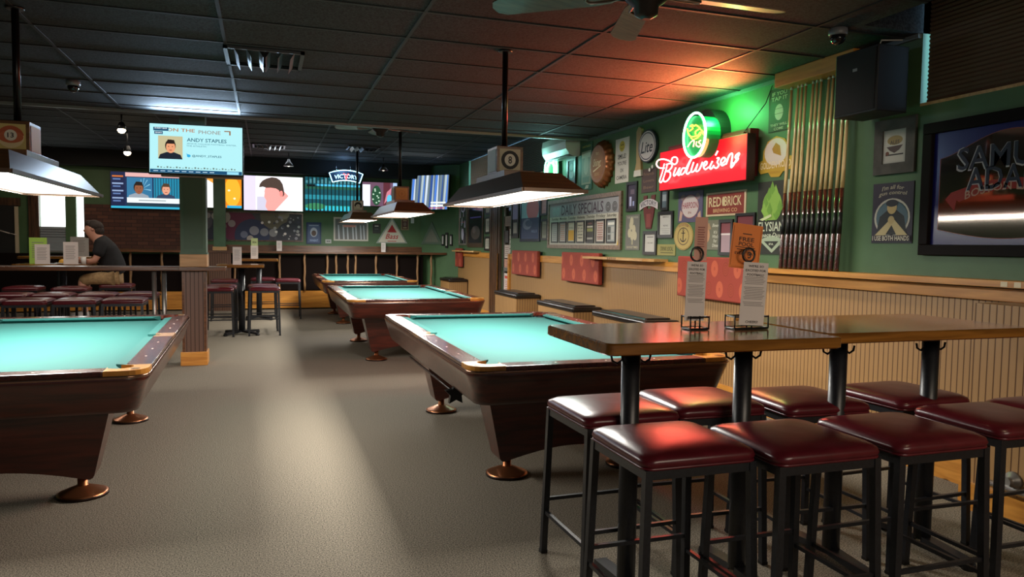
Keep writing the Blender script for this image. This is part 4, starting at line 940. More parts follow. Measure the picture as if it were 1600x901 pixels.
m = MB(); m.loft([[(x, p, q) for p, q in oval(6.18, 2.54, .21, .24)] for x in (4.0, 4.15)], mat('dark_housing', '10140f', .5), True, False); m.build('oval_back', t)
m = MB(); m.tube([(3.80, p, q) for p, q in oval(6.045, 2.505, .185, .205)], .011, L('8dffc0', 7), 8, closed=True); m.build('oval_tube', t)
m = MB()
for s in YEL: m.tube([(3.79, p[0], p[1]) for p in smooth(s)], .006, L('ffd83c', 3.5), 6)
for s in PNK: m.tube([(3.79, p[0], p[1]) for p in smooth(s)], .006, L('ffb08c', 3), 6)
m.build('eagle_tube', t)
m = MB(); m.tube([(4.05, 5.62, 2.5), (4.13, 5.45, 2.72), (4.14, 5.38, 2.86)], .004, black, 6); m.build('hanging_wire', t)
light('beer_neon_red_light', 'AREA', (3.88, 6.25, 2.28), 40, (1, .10, .06), .35, 1.3, (0, math.radians(90), 0))
light('beer_neon_top_light', 'AREA', (3.84, 5.68, 2.50), 42, (1, .16, .05), .2, .45, (0, math.radians(146), 0), spread=2.1)
light('beer_neon_top_light_far', 'AREA', (3.84, 6.62, 2.50), 10, (1, .15, .05), .2, .5, (0, math.radians(146), 0), spread=2.1)
light('beer_neon_green_light', 'POINT', (3.96, 5.88, 2.72), 13, (.12, 1, .25), .06)
light('beer_neon_green_front', 'POINT', (3.70, 6.05, 2.52), 2.0, (.25, 1, .3), .08)

sign('brown_wood_sign', 'brown square saying sign left of the red neon', 'sign', 7.68, 7.34, 2.08, 2.35, P('4a3838'), lambda m, w, h, y: [m.text(s, 0, h*v, w*.7, h*.13, y, P('7d6250')) for s, v in (('Friends', .28), ('Lovers', 0), ('Beer', -.28))])
framed('framed_picture', 'dark frame with white glass shapes under the tap sign', 'picture', 8.04, 7.77, 1.88, 2.23, dk, P('3c3448'), lambda m, w, h, y: (m.rect(-w*.3, -w*.05, -h*.4, 0, y, P('b4b8d8')), m.rect(w*.1, w*.3, -h*.4, -h*.2, y, P('9aa4d0')), m.rect(-w*.2, w*.3, h*.1, h*.3, y, P('6a5c6c'))), .035)
t = on_right('victory_tap_sign', 'tap shaped tin sign with curved white banner and maroon shaft', 'sign', 7.49, 1.855)
m = MB(); m.plate([(-.10, .02), (-.12, .19), (-.16, .17), (-.165, .12), (-.02, .05), (.06, .05), (.06, .17), (.17, .18), (.13, .02), (.05, -.19), (-.05, -.19)], 0, -.01, P('5d2424')) if False else m.plate([(-.13, .19), (-.05, .19), (-.04, .04), (.04, .04), (.05, .19), (.14, .19), (.12, 0), (.06, -.19), (-.06, -.19), (-.12, 0)], 0, -.01, P('5f2626')); m.build('shaft', t)
m = MB(); n = 8
m.plate([(-.21+.42*k/n, .02+.05*(1-(2*k/n-1)**2)) for k in range(n+1)]+[(.21-.42*k/n, .10+.05*(1-(2*k/n-1)**2)) for k in range(n+1)], -.011, -.016, P('b9b4b8')); m.build('banner', t)
m = MB(); m.text('VICTORY', 0, .075, .36, .055, -.018, P('2a2838'), arc=.035); m.rect(-.05, .05, -.17, -.02, -.012, P('7d3c38')); m.build('lettering', t, fix=False)
framed('framed_picture', 'narrow dark frame directly under the left end of the red neon', 'picture', 7.23, 7.06, 1.86, 2.10, dk, P('50606a'), lambda m, w, h, y: m.rect(-w*.4, w*.4, -h*.1, h*.3, y, P('8d98a0')), .03)
framed('award_frame', 'black frame with white certificate, right of the tap shaped sign', 'picture', 7.27, 6.95, 1.56, 1.85, dk, P('b4b4b0'), lambda m, w, h, y: (m.text('MENU', 0, h*.38, w*.5, h*.06, y, P('4a4a48')), m.text('NOTICE', 0, -h*.05, w*.4, h*.08, y, P('38383a')), lines('8d8d88', 3, .36, -.2, -.4, .012)(m, w, h, y)), .035)
framed('award_frame', 'lower black frame with white paper above the chair rail shelf', 'picture', 7.60, 7.29, 1.37, 1.64, dk, P('b8b8b4'), lambda m, w, h, y: (m.rect(-w*.3, w*.3, h*.3, h*.36, y, P('7a7a78')), m.text('WELCOME', 0, 0, w*.5, h*.06, y, P('5a5a58'))), .035)
sign('yellow_wood_sign', 'small yellow wooden sign low on the wall above the shelf', 'sign', 7.28, 6.90, 1.37, 1.49, P('8f8a50'), lambda m, w, h, y: (m.text('DRINK LOCAL', w*.05, h*.1, w*.7, h*.4, y, P('4a4828')), m.rect(-w*.3, w*.4, -h*.3, -h*.22, y, P('5a5830'))))
sign('grey_figure_sign', 'grey metal poster with pale tree shapes, right of the specials board', 'sign', 8.05, 7.70, 1.42, 1.84, P('6a6a66'), lambda m, w, h, y: (m.text('THE BREWERS', 0, h*.42, w*.8, h*.06, y, P('a8a89c')), [m.ell(w*u, h*v, w*.13, h*.13, y-.0004*i, P('b4ae94')) for i, (u, v) in enumerate(((-.1, .2), (.1, .08), (-.2, -.02), (.2, -.1), (0, -.1), (-.05, .3)))], m.rect(-w*.05, w*.05, -h*.35, -h*.1, y, P('a09a80')), m.text('GOODTIMES', 0, -h*.42, w*.8, h*.06, y, P('b4ae94'))))
sign('harpoon_sign', 'purple square sign with white round badge', 'sign', 6.86, 6.40, 1.72, 2.04, P('55506c'), lambda m, w, h, y: (m.ell(0, 0, w*.34, h*.36, y, P('c0b4b4')), m.ring(0, 0, w*.36, h*.38, .008, y-.001, P('8d4a54')), m.text('HARPOON', 0, h*.04, w*.62, h*.2, y-.001, P('8a2c3c')), m.text('IPA', 0, -h*.2, w*.14, h*.08, y-.001, P('8a5a50')), m.poly([(-w*.45, -h*.45), (-w*.35, -h*.45), (-w*.3, -h*.2), (-w*.4, -h*.1)], y, P('b89484')), m.poly([(w*.45, -h*.45), (w*.3, -h*.45), (w*.32, -h*.25), (w*.42, -h*.15)], y, P('b89484')), m.ell(-w*.3, h*.3, w*.1, h*.1, y, P('7c6c70')), m.ell(w*.3, h*.3, w*.1, h*.1, y, P('7c6c70'))))
sign('red_brick_sign', 'red rectangular brewing company sign with cream edge', 'sign', 6.34, 5.70, 1.765, 1.995, P('c0b090'), lambda m, w, h, y: (m.rect(-w*.46, w*.46, -h*.42, h*.42, y, P('7a2c22')), m.text('RED', -w*.26, h*.1, w*.32, h*.40, y-.001, P('c9bd92')), m.ell(-w*.045, h*.1, w*.03, h*.2, y-.001, P('c9bd92')), m.text('BRICK', w*.19, h*.1, w*.42, h*.40, y-.001, P('c9bd92')), m.text('BREWING CO', 0, -h*.27, w*.6, h*.16, y-.001, P('c9a878'))))
sign('anchor_sign', 'round tan sign with an anchor in its middle', 'sign', 6.93, 6.56, 1.43, 1.72, P('b09a5c'), lambda m, w, h, y: (m.ring(0, 0, w*.48, h*.48, .006, y, P('7a6432')), m.ring(0, 0, w*.30, h*.32, .010, y, P('5a4a38')), m.text('ANCHOR STEAM', 0, h*.34, w*.5, h*.07, y, P('7a4638'), arc=.02), m.rect(-w*.02, w*.02, -h*.18, h*.2, y-.001, P('3a3430')), m.rect(-w*.1, w*.1, h*.1, h*.13, y-.001, P('3a3430')), m.ring(0, h*.22, w*.05, h*.05, .006, y-.001, P('3a3430'), 12), m.ring(0, -h*.02, w*.17, h*.19, .012, y-.001, P('3a3430'), 12, PI*1.1, PI*1.9)),
     outline=[(.5*math.cos(2*PI*k/36), .5*math.sin(2*PI*k/36)) for k in range(36)])
sign('dinner_sign', 'grey green tin sign with a hatted face and white words', 'sign', 6.37, 6.08, 1.44, 1.73, P('6c6c5c'), lambda m, w, h, y: (m.ell(-w*.28, 0, w*.16, h*.25, y, P('b88c6c')), m.poly([(-w*.48, h*.12), (-w*.05, h*.2), (-w*.15, h*.4), (-w*.45, h*.36)], y-.001, P('a07c5c')), [m.text(s, w*u, h*v, w*q, h*.11, y, P('c9c8b8'), .2) for s, u, v, q in (('Beer', .22, .32, .4), ("It's", .2, .1, .2), ("What's", .22, -.05, .36), ('For', .2, -.2, .2), ('Dinner', .24, -.35, .4))]))
framed('award_frame', 'dark frame with painted pinkish reflection behind the orange card', 'picture', 6.10, 5.88, 1.39, 1.73, dk, P('a08890'), lambda m, w, h, y: (m.rect(-w*.5, w*.5, h*.15, h*.5, y, P('7a4248')), m.rect(-w*.5, w*.5, h*.08, h*.13, y-.001, P('d8d0cc'))), .03)  # maroon and white blocks paint the reflection in its glass
framed('award_frame', 'wide dark frame with maroon print under the red brick sign', 'picture', 5.84, 5.55, 1.60, 1.78, dk, P('6a2c34'), lambda m, w, h, y: m.rect(-w*.3, w*.5, -h*.35, -h*.15, y, P('cfc4c0')), .025)
def hop(m, w, h, y):
    m.poly([(w*.36, h*.5), (w*.5, h*.5), (w*.5, -h*.5), (w*.42, -h*.5), (w*.40, -h*.2), (w*.44, h*.1)], y, P('a8b49c'))
    g1, g2 = P('6c9a3c'), P('86b04c')
    m.ell(-w*.04, h*.16, w*.30, h*.22, y-.001, g2)
    for i, (u, v) in enumerate(((-.24, .2), (.14, .22), (-.14, .3), (.06, .33), (-.04, .38), (-.28, .1), (.2, .12), (-.2, .02), (.1, .04), (-.04, .2), (-.1, .1), (.06, .12))): m.poly([(w*(u-.09), h*v), (w*u, h*(v-.07)), (w*(u+.09), h*v), (w*u, h*(v+.12))], y-.0015-.0003*i, (g1, g2)[i % 2])
    m.poly([(-w*.4, -h*.02), (-w*.05, h*.05), (-w*.02, h*.02), (-w*.3, -h*.04)], y-.008, P('c4d09c'))
    m.rect(-w*.5, w*.38, -h*.5, -h*.03, y-.002, P('23261f')); m.text('ELYSIAN', -w*.05, -h*.12, w*.78, h*.13, y-.003, P('c4ccb4'))
    m.poly([(-w*.42, -h*.3), (0, -h*.24), (w*.38, -h*.3), (0, -h*.48)], y-.0025, P('9aa890')); m.poly([(-w*.25, -h*.32), (w*.2, -h*.32), (0, -h*.43)], y-.003, P('23261f')); m.text('Space Dust', -w*.04, -h*.255, w*.7, h*.075, y-.004, P('c4ccb4'), .3, arc=.01); m.text('IPA', -w*.02, -h*.36, w*.14, h*.03, y-.004, P('c4ccb4'))
sign('hop_beer_sign', 'dark tin sign with big green hop cone, left of the cue rack', 'sign', 5.53, 5.10, 1.41, 2.04, P('2c2e26'), hop)
def golden(m, w, h, y):
    m.ell(0, h*.12, w*.32, h*.33, y, P('cfc6b8')); m.poly([(-w*.1, h*.2), (w*.0, h*.34), (w*.12, h*.25), (w*.16, 0), (w*.05, h*.05), (-w*.06, h*.1)], y-.001, P('a8862c')); m.text('GOLDEN ROAD', 0, -h*.19, w*.88, h*.17, y-.002, P('e0cfa8')); m.text('BREWING', 0, -h*.38, w*.3, h*.06, y-.002, P('b08a2c'))
sign('golden_sign', 'yellow arched road beer sign above the hop cone sign', 'sign', 5.54, 5.08, 2.07, 2.42, P('b8962c'), golden,
     outline=[(-.5, -.28), (-.42, -.38), (-.2, -.36), (-.12, -.48), (.12, -.5), (.22, -.38), (.45, -.34), (.5, -.2), (.48, -.04), (.37, -.02), (.36, .18), (.24, .4), (0, .5), (-.24, .4), (-.36, .18), (-.37, -.05), (-.48, -.08)])
sign('tap_it_sign', 'dark brown sign with white keg, high beside the cue rack', 'sign', 5.42, 5.15, 2.46, 2.82, P('2e1d18'), lambda m, w, h, y: (m.text('IF YOU', 0, h*.38, w*.7, h*.09, y, P('b8ac9c')), m.text('TAP IT', 0, h*.26, w*.76, h*.09, y, P('b8ac9c')), m.ell(0, -h*.06, w*.2, h*.19, y, P('b4aea4')), m.rect(-w*.17, w*.17, h*.02, h*.03, y-.001, P('3a2a24')), m.rect(-w*.19, w*.19, -h*.1, -h*.09, y-.001, P('3a2a24')), m.text('THEY WILL', 0, -h*.35, w*.8, h*.06, y, P('b8ac9c')), m.text('COME', 0, -h*.44, w*.45, h*.06, y, P('b8ac9c'))))

# cue rack
t = empty('cue_rack', (0, 0, 0), 0, 'wooden cue rack board fixed under the ceiling', 'cue rack')
m = MB(); m.box(3.99, XW, 4.30, 5.16, 2.78, 2.898, pine, .004); m.build('top_board', t)
def make_cue():
    t = empty('pool_cue', (0, 0, 0), 0, 'x', 'pool cue')
    m = MB(); m.lathe([(.0175, 0), (.018, .02), (.017, .3), (.0155, .62)], (0, 0, 0), grain('cue_butt', '2c1210', '5a2a1e', 14, .15, 0, coat=1), 12)
    m.lathe([(.0176, .28), (.0172, .44)], (0, 0, 0), mat('cue_wrap', '1a1818', .4), 12); m.build('butt', t)
    m = MB(); m.lathe([(.0155, .62), (.0145, .78), (.0125, 1.1), (.0100, 1.46)], (0, 0, 0), wood('cue_maple', 'b08c58', 'e0c48c', .25, 'Z', .6), 12)
    for k in range(4):
        a_ = k*PI/2; m.poly([], 0, black) if False else None
    m.build('shaft', t)
    m = MB(); m.lathe([(.0102, 1.46), (.0100, 1.475), (.008, 1.482)], (0, 0, 0), mat('cue_tip', 'd8d4cc', .4), 10); m.build('tip', t)
    return t
cue = make_cue(); tail = ['leftmost cue in the wall rack', 'second cue from the left in the wall rack', 'third cue from the left in the wall rack', 'fourth cue from the left in the wall rack', 'fifth cue from the left in the wall rack', 'sixth cue from the left in the wall rack', 'sixth cue from the right in the wall rack', 'fifth cue from the right in the wall rack', 'fourth cue from the right in the wall rack', 'third cue from the right in the wall rack', 'second cue from the right in the wall rack', 'rightmost cue in the wall rack beside the loudspeaker']
for k in range(12):
    y = 5.06-.057*k; o = cue if k == 0 else dup(cue, (0, 0, 0), 0)
    o.location = (4.035, y, 1.297); o['label'] = tail[k]; o['group'] = 'cues in the wall rack'; o.rotation_euler = (math.radians(.5*((k*5) % 3-1)), math.radians(2.2), 0)

# loudspeaker
t = on_right('loudspeaker', 'black loudspeaker hung high beside the cue rack', 'loudspeaker', 4.09, 2.60)
m = MB(); m.box(-.19, .19, -.33, -.07, -.22, .215, mat('speaker_black', '0e0e10', .6), .008); m.build('cabinet', t)
m = MB(); m.box(-.175, .175, -.336, -.33, -.205, .20, grain('speaker_grille', '08080a', '151518', 300, .8, .4)); m.rect(-.02, .02, .07, .09, -.338, P('8a8a8c')); m.build('grille', t)
m = MB(); m.tube([(0, -.07, .1), (0, 0, .1)], .02, black); m.box(-.05, .05, -.01, 0, .04, .16, black); m.build('wall_bracket', t)
m = MB(); m.tube([(.05, -.2, .215), (.06, -.18, .28), (.10, -.04, .285)], .006, P('a8a49c'), 6); m.build('cable', t)

framed('grey_wood_frame', 'weathered grey wood frame with white beer print under the loudspeaker', 'picture', 4.22, 3.87, 1.99, 2.37, grain('grey_barnwood', '3a3834', '4c4a44', 9, .7, .1), P('a8a8a0'), lambda m, w, h, y: (m.rect(-w*.4, w*.4, -h*.45, h*.45, y, P('b4b2a8')), m.ell(0, h*.18, w*.33, h*.14, y-.001, P('8d7a4c')), m.text('ALES', 0, h*.12, w*.4, h*.12, y-.002, P('3a3634')), m.poly([(-w*.35, h*.0), (w*.35, h*.02), (w*.2, -h*.12), (0, -h*.2), (-w*.2, -h*.12)], y-.002, P('4a3a38')), m.rect(-w*.38, w*.38, -h*.27, -h*.23, y-.002, P('2a2826')), m.ell(-w*.3, -h*.2, w*.08, h*.06, y-.003, P('6a4030'))), .075)
def gun(m, w, h, y):
    m.text("I'm all for", w*.0, h*.40, w*.55, h*.07, y, P('a8a48c'), .2, arc=.012); m.text('gun control', 0, h*.30, w*.7, h*.08, y, P('a8a48c'), .2, arc=.012)
    m.ring(0, -h*.08, w*.44, h*.32, .018, y, P('b4b4a8')); m.ell(0, -h*.08, w*.40, h*.29, y, P('4c6470'))
    m.poly([(-w*.38, -h*.36), (w*.38, -h*.36), (w*.3, -h*.06), (w*.12, h*.04), (-w*.12, h*.04), (-w*.3, -h*.06)], y-.001, P('24282a')); m.ell(0, h*.09, w*.12, h*.11, y-.002, P('b09c6c')); m.ell(0, h*.16, w*.15, h*.06, y-.003, P('2a2c34'))
    m.poly([(-w*.42, -h*.38), (-w*.02, -h*.1), (w*.05, -h*.16), (-w*.15, -h*.38)], y-.003, P('b0a278')); m.poly([(w*.42, -h*.38), (w*.06, -h*.1), (-w*.02, -h*.16), (w*.15, -h*.38)], y-.004, P('b0a278')); m.ell(0, -h*.12, w*.08, h*.07, y-.005, P('a8986c'))
    m.rect(-w*.48, w*.48, -h*.47, -h*.37, y-.006, P('2a2630')); m.text('I USE BOTH HANDS', 0, -h*.42, w*.9, h*.08, y-.007, P('c0bca8'))
sign('gun_poster', 'dark tin poster of a pointing figure under the grey wood frame', 'sign', 4.22, 3.87, 1.51, 1.93, P('2e2a38'), gun)

# big framed mirror at the right edge
t = on_right('brewery_mirror', 'big dark framed blue brewery mirror cut by the right edge', 'mirror', 3.20, 1.86)
w_, h_ = 1.18, .86; fw = .07; fm = mat('mirror_frame_wood', '120b0a', .6, spec=.1)
m = MB()
for a_ in ((-w_/2, w_/2, h_/2-fw, h_/2), (-w_/2, w_/2, -h_/2, -h_/2+fw), (-w_/2, -w_/2+fw, -h_/2+fw, h_/2-fw), (w_/2-fw, w_/2, -h_/2+fw, h_/2-fw)): m.box(a_[0], a_[1], -.04, 0, a_[2], a_[3], fm, .006)
m.build('frame', t)
m = MB(); m.box(-w_/2+fw, w_/2-fw, -.012, -.002, -h_/2+fw, h_/2-fw, mat('blue_mirror_border', '1c2060', .2)); m.build('glass', t)
def shape(k, y):
    a_ = w_/2-fw-.055; top = [(-a_+2*a_*i/24, h_/2-fw-.17+.13*math.cos(PI*(i/24-.5))**1.5) for i in range(25)]
    bot = [(a_-2*a_*i/24, -h_/2+fw+.10-.06*math.sin(PI*i/24)) for i in range(25)]
    return [(u*k, v*k) for u, v in top+bot]
m = MB(); m.poly(shape(1.012, 0), -.0125, P('7a3a34')); m.poly(shape(1, 0), -.013, mat('smoky_mirror', '8a8078', .05, .95)); 
m.poly([(-.35, -.15), (-.42, -.07)]+[(-.38+.76*i/14, -.03+.065*math.sin(PI*i/14)) for i in range(15)]+[(.42, -.07), (.35, -.15), (.34, -.08)]+[(.32-.64*i/14, -.09+.06*math.sin(PI*i/14)) for i in range(15)]+[(-.34, -.08)], -.0135, P('8f241a'))
m.build('mirror_panel', t, fix=False)
m = MB()
for s, u, v, q, hh in (('SAMUEL', -.0, .175, .68, .14), ('ADAMS', .01, .045, .56, .14)):
    m.text(s, u-.004, v-.004, q+.012, hh+.012, -.014, P('a8a8b0')); m.text(s, u, v, q, hh, -.0148, P('20243c'))
m.text('BOSTON LAGER', 0, -.055, .56, .05, -.0148, P('b49484'), arc=.045); m.build('lettering', t, fix=False)

# upholstered red wall pads
padm = mat('red_pad_fabric', 'a0402c', .8); N, K, b_ = nodes(padm)
tc = N.new('ShaderNodeTexCoord'); mp = N.new('ShaderNodeMapping'); mp.inputs['Scale'].default_value = (5.6, 1, 5.2); K.new(tc.outputs['Object'], mp.inputs[0])
sep = N.new('ShaderNodeSeparateXYZ'); K.new(mp.outputs[0], sep.inputs[0])
def mth(op, a_, b2=None):
    n = N.new('ShaderNodeMath'); n.operation = op
    K.new(a_, n.inputs[0]) if not isinstance(a_, float) else setattr(n.inputs[0], 'default_value', a_)
    if b2 is not None: K.new(b2, n.inputs[1]) if not isinstance(b2, (int, float)) else setattr(n.inputs[1], 'default_value', b2)
    return n.outputs[0]
ux, uz = sep.outputs[0], sep.outputs[2]
row = mth('FLOOR', uz); fx = mth('SUBTRACT', mth('FRACT', mth('ADD', ux, mth('MULTIPLY', row, .5))), .5); fz = mth('SUBTRACT', mth('FRACT', uz), .5)
dd = mth('SQRT', mth('ADD', mth('MULTIPLY', mth('MULTIPLY', fx, fx), 1.7), mth('MULTIPLY', fz, fz)))
c1_ = ramp(N, K, dd, [(0, 'a84a34'), (.05, 'a84a34'), (.06, '8a3323'), (.10, 'b5563a'), (.39, 'b5563a'), (.42, '94392a')])
c2_ = ramp(N, K, dd, [(0, 'a84a34'), (.08, '83301f'), (.13, '9c3f2c'), (.2, '85321f'), (.25, '9c3f2c'), (.32, '85321f'), (.37, '94392a')])
par = mth('FLOOR', mth('MULTIPLY', mth('FRACT', mth('MULTIPLY', mth('FLOOR', mth('ADD', ux, mth('MULTIPLY', row, .5))), .5)), 2.0))
mxr = N.new('ShaderNodeMix'); mxr.data_type = 'RGBA'; K.new(par, mxr.inputs[0]); K.new(c1_, mxr.inputs[6]); K.new(c2_, mxr.inputs[7]); K.new(mxr.outputs[2], b_.inputs['Base Color'])
for i, (y0, y1, lab) in enumerate(((16.15, 15.65, 'small red patterned wall pad at the far end near the back ledge'), (12.12, 10.87, 'red patterned wall pad just right of the doorway'), (9.85, 8.60, 'red patterned wall pad under the specials board'), (6.69, 5.54, 'darker red patterned wall pad behind the two card stands'))):
    t = on_right('wall_pad', lab, 'wall pad', (y0+y1)/2, 1.165, 'red upholstered wall pads'); m = MB(); a_ = (y0-y1)/2
    m.box(-a_, a_, -.10, -.041, -.205, .205, padm, .015); m.build('cushion', t); m = MB(); m.box(-a_+.02, a_-.02, -.045, 0.0, -.185, .185, black); m.build('backing', t)

# shelves on the chair rail
def drop_shelf(y0, y1, d, label):
    t = on_right('wall_shelf', label, 'shelf', (y0+y1)/2, 1.30, 'wooden wall shelves'); a_ = (y0-y1)/2
    m = MB(); m.prism([(-a_, 0), (-a_, -d*.55), (-a_+.12, -d), (a_-.12, -d), (a_, -d*.7), (a_, 0)], 0, .028, wood('shelf_wood', 'b98248', 'd8aa6c', .35, 'X', .2)); m.build('shelf_board', t)
    m = MB()
    for k in range(5): m.box(-.06+.05*k-.01, -.06+.05*k+.01, -d-.001, -d+.01, .001, .027, mat('dark_spline', '4a2616', .4))
    m.build('inlay', t)
drop_shelf(16.1, 14.4, .22, 'small wooden shelf at the far end of the right wall'); drop_shelf(8.90, 7.05, .25, 'wooden shelf with dark inlays under the specials board')
t = on_right('wall_ledge', 'long pine ledge along the right wall above the beadboard', 'ledge', 3.4, 1.17)
m = MB(); m.box(-2.1, 2.1, -.06, -.016, 0, .075, pine_x, .003); m.build('lower_board', t)
m = MB(); m.box(-2.1, 2.1, -.16, -.001, .085, .125, pine_x, .003); m.box(-2.1, 2.1, -.05, -.001, .074, .086, brown_wood); m.build('top_board', t)
m = MB()
for k in range(6): m.box(.30+.08*k, .34+.08*k, -.162, -.15, .09, .12, mat('light_inlay', 'd8c8a4', .4))
m.build('inlay', t)

# padded box benches
def bench(y0, y1, x0, zt, label):
    t = empty('box_bench', (0, 0, 0), 0, label, 'bench', 'box benches along the right wall')
    m = MB(); m.box(x0, XW-.036, y0, y1, 0, zt-.07, wains); m.build('box', t)
    m = MB(); m.box(x0-.02, XW-.036, y0-.02, y1+.02, zt-.07, zt-.005, cushion_leather, .025); m.box(x0+.05, XW-.08, y0+.08, y1-.08, zt-.02, zt+.012, cushion_leather, .02); m.build('seat_pad', t)
bench(15.3, 16.15, 3.72, .72, 'farthest black topped box bench near the back ledge'); bench(10.88, 12.0, 3.72, .69, 'black topped box bench in front of the doorway edge')
bench(8.62, 9.9, 3.72, .68, 'black topped box bench under the specials board'); bench(6.75, 8.0, 3.72, .70, 'box bench mostly hidden behind the near bar table')
# foot rail at the near right
t = empty('foot_rail', (0, 0, 0), 0, 'steel foot rail along the base of the near right wall', 'foot rail')
m = MB(); m.tube([(3.74, 2.95, .20), (3.74, .2, .20)], .02, chrome, 14); m.build('rail', t)
for y in (2.82, 1.6): 
    m = MB(); m.lathe([(.05, 3.80), (.048, 3.785), (.025, 3.775), (.018, 3.75), (.026, 3.74)], (0, y, .235), mat('cast_flange', '8a8680', .4, .5), 18, 'X'); m.build('flange', t)

# ------------------------------------------------------------------ back wall pieces
def at_back(x0, x1, z0, z1, y=YB): return ((x0+x1)/2, y, (z0+z1)/2)
def back_framed(name, label, cat, x0, x1, z0, z1, f, bg, body, fw=.03, th=.02): return framed(name, label, cat, x0, x1, z0, z1, f, bg, body, fw, (at_back(x0, x1, z0, z1), 0), th=th)
def mural(m, w, h, y):
    def cl(u, v, r_, c, k):
        pts = [(max(-w/2, min(w/2, u*w+r_*h*math.cos(a))), max(-h/2, min(h/2, v*h+r_*h*math.sin(a)))) for a in [2*PI*q/32 for q in range(32)]]
        out = [p for i, p in enumerate(pts) if p != pts[i-1]]
        m.poly(out, y-.0005*k, P(c))
    data = [(-.44, -.2, .45, '2c3040'), (-.47, .15, .3, '50505a'), (-.13, .02, .64, '662844'), (.0, -.34, .62, '303a58'), (.22, .42, .50, '6b6554'), (.38, -.3, .5, '3a3c44'), (.32, .5, .2, '8d8878'),
            (-.28, .34, .24, '9a948c'), (-.30, .0, .17, '8f8a88'), (-.36, .36, .13, 'a09c98'), (-.43, .38, .10, '8a8688'), (-.20, .1, .13, '9a8f90'), (.02, -.15, .17, '8f8f98'), (.12, -.2, .15, '84858c'), (.21, -.22, .15, '8f8f90'), (-.08, -.3, .13, '70768c'), (-.02, -.45, .12, 'b0a8a0')]
    for k, (u, v, r_, c) in enumerate(data): cl(u, v, r_, c, k)
    random.seed(5)
    for i in range(30): cl(random.uniform(.22, .48), random.uniform(-.45, .42), random.uniform(.025, .06), ('8f9098', '4a4c58', 'a8a8a4')[i % 3], 20+i*.4)
    for u, v in ((.1, .15), (.17, .18), (.24, -.18), (.36, .05), (.33, -.25)): cl(u, v, .05, 'e8e4dc', 34)
back_framed('circle_mural', 'long mural of wine red, blue and grey circles below the screens', 'painting', -1.34, .79, 1.46, 2.10, wf, P('45454c'), mural, .03)
back_framed('blue_poster', 'small blue framed poster right of the circle mural', 'poster', .86, 1.18, 1.42, 1.90, P('2c3c5c'), P('4c5c7c'), lambda m, w, h, y: (m.ell(0, h*.05, w*.3, h*.25, y, P('a8b0bc')), m.ell(0, 0, w*.2, h*.15, y-.001, P('5c4c44')), m.text('WHEAT', 0, -h*.38, w*.7, h*.12, y, P('9ab0d0')), m.rect(-w*.4, w*.4, h*.38, h*.44, y, P('8d98ac'))), .03)
back_framed('white_frame_mirror', 'white framed mirror with painted slanted reflections on the back wall', 'mirror', 1.45, 2.22, 1.50, 2.03, P('bdb8ac'), P('6a6a68'), lambda m, w, h, y: ([m.poly([(w*u, -h*.5), (w*(u+.05), -h*.5), (w*(u+.02), h*.2), (w*(u-.02), h*.2)], y, P('b4b8bc')) for u in (-.4, -.25, -.12, .05, .15, .3, .4)], m.rect(-w*.25, w*.15, h*.1, h*.2, y-.001, P('d08a7c'))), .035)  # pale slanted strips paint the mirror's reflections
back_framed('framed_picture', 'small dark square sign left of the triangle', 'sign', 2.32, 2.50, 1.68, 1.90, dk, P('2c3432'), lambda m, w, h, y: (m.rect(-w*.3, w*.3, h*.25, h*.4, y, P('c4c4bc')), m.rect(-w*.3, w*.3, -h*.1, 0, y, P('5c605c'))), .02)
t = empty('triangle_sign', (2.76, YB, 1.46), 0, 'white triangular beer sign with a red triangle and red script', 'sign')
m = MB(); m.plate([(-.36, 0), (.36, 0), (0, .60)], -.02, 0, mat('pale_metal', '8d9890', .4, .3)); m.plate([(-.31, .025), (.31, .025), (0, .54)], -.024, -.02, P('cfc9b8')); m.build('plate', t)
m = MB(); m.poly([(-.11, .25), (.11, .25), (0, .43)], -.026, P('a81c20')); m.text('Bass', 0, .16, .30, .12, -.027, P('b02028'), .3); m.rect(-.1, .1, .04, .055, -.026, P('b02028')); m.build('printing', t, fix=False)
back_framed('brown_poster', 'small brown poster right above the triangle', 'poster', 2.97, 3.15, 1.77, 2.04, P('8a7a58'), P('5c3a34'), lambda m, w, h, y: (m.ell(0, 0, w*.25, h*.2, y, P('7c6c60')), m.rect(-w*.3, w*.3, h*.3, h*.4, y, P('a89c74')), m.rect(-w*.3, w*.3, -h*.4, -h*.3, y, P('a89c74'))), .02)
m = MB(); m.box(3.20, 3.27, YB-.03, YB, 1.93, 2.05, P('c0c4c4'), .004); tag(m.build('thermostat'), 'small white wall box beside the brown poster', 'thermostat')
m = MB(); m.box(1.27, 1.40, YB-.012, YB, 1.44, 1.53, P('a8aca8'), .003); m.rect(1.30, 1.33, 1.47, 1.50, YB-.0125, P('5a5c5a')); m.rect(1.34, 1.37, 1.47, 1.50, YB-.0125, P('5a5c5a')); tag(m.build('power_outlet'), 'pale double power outlet under the white framed mirror', 'outlet')
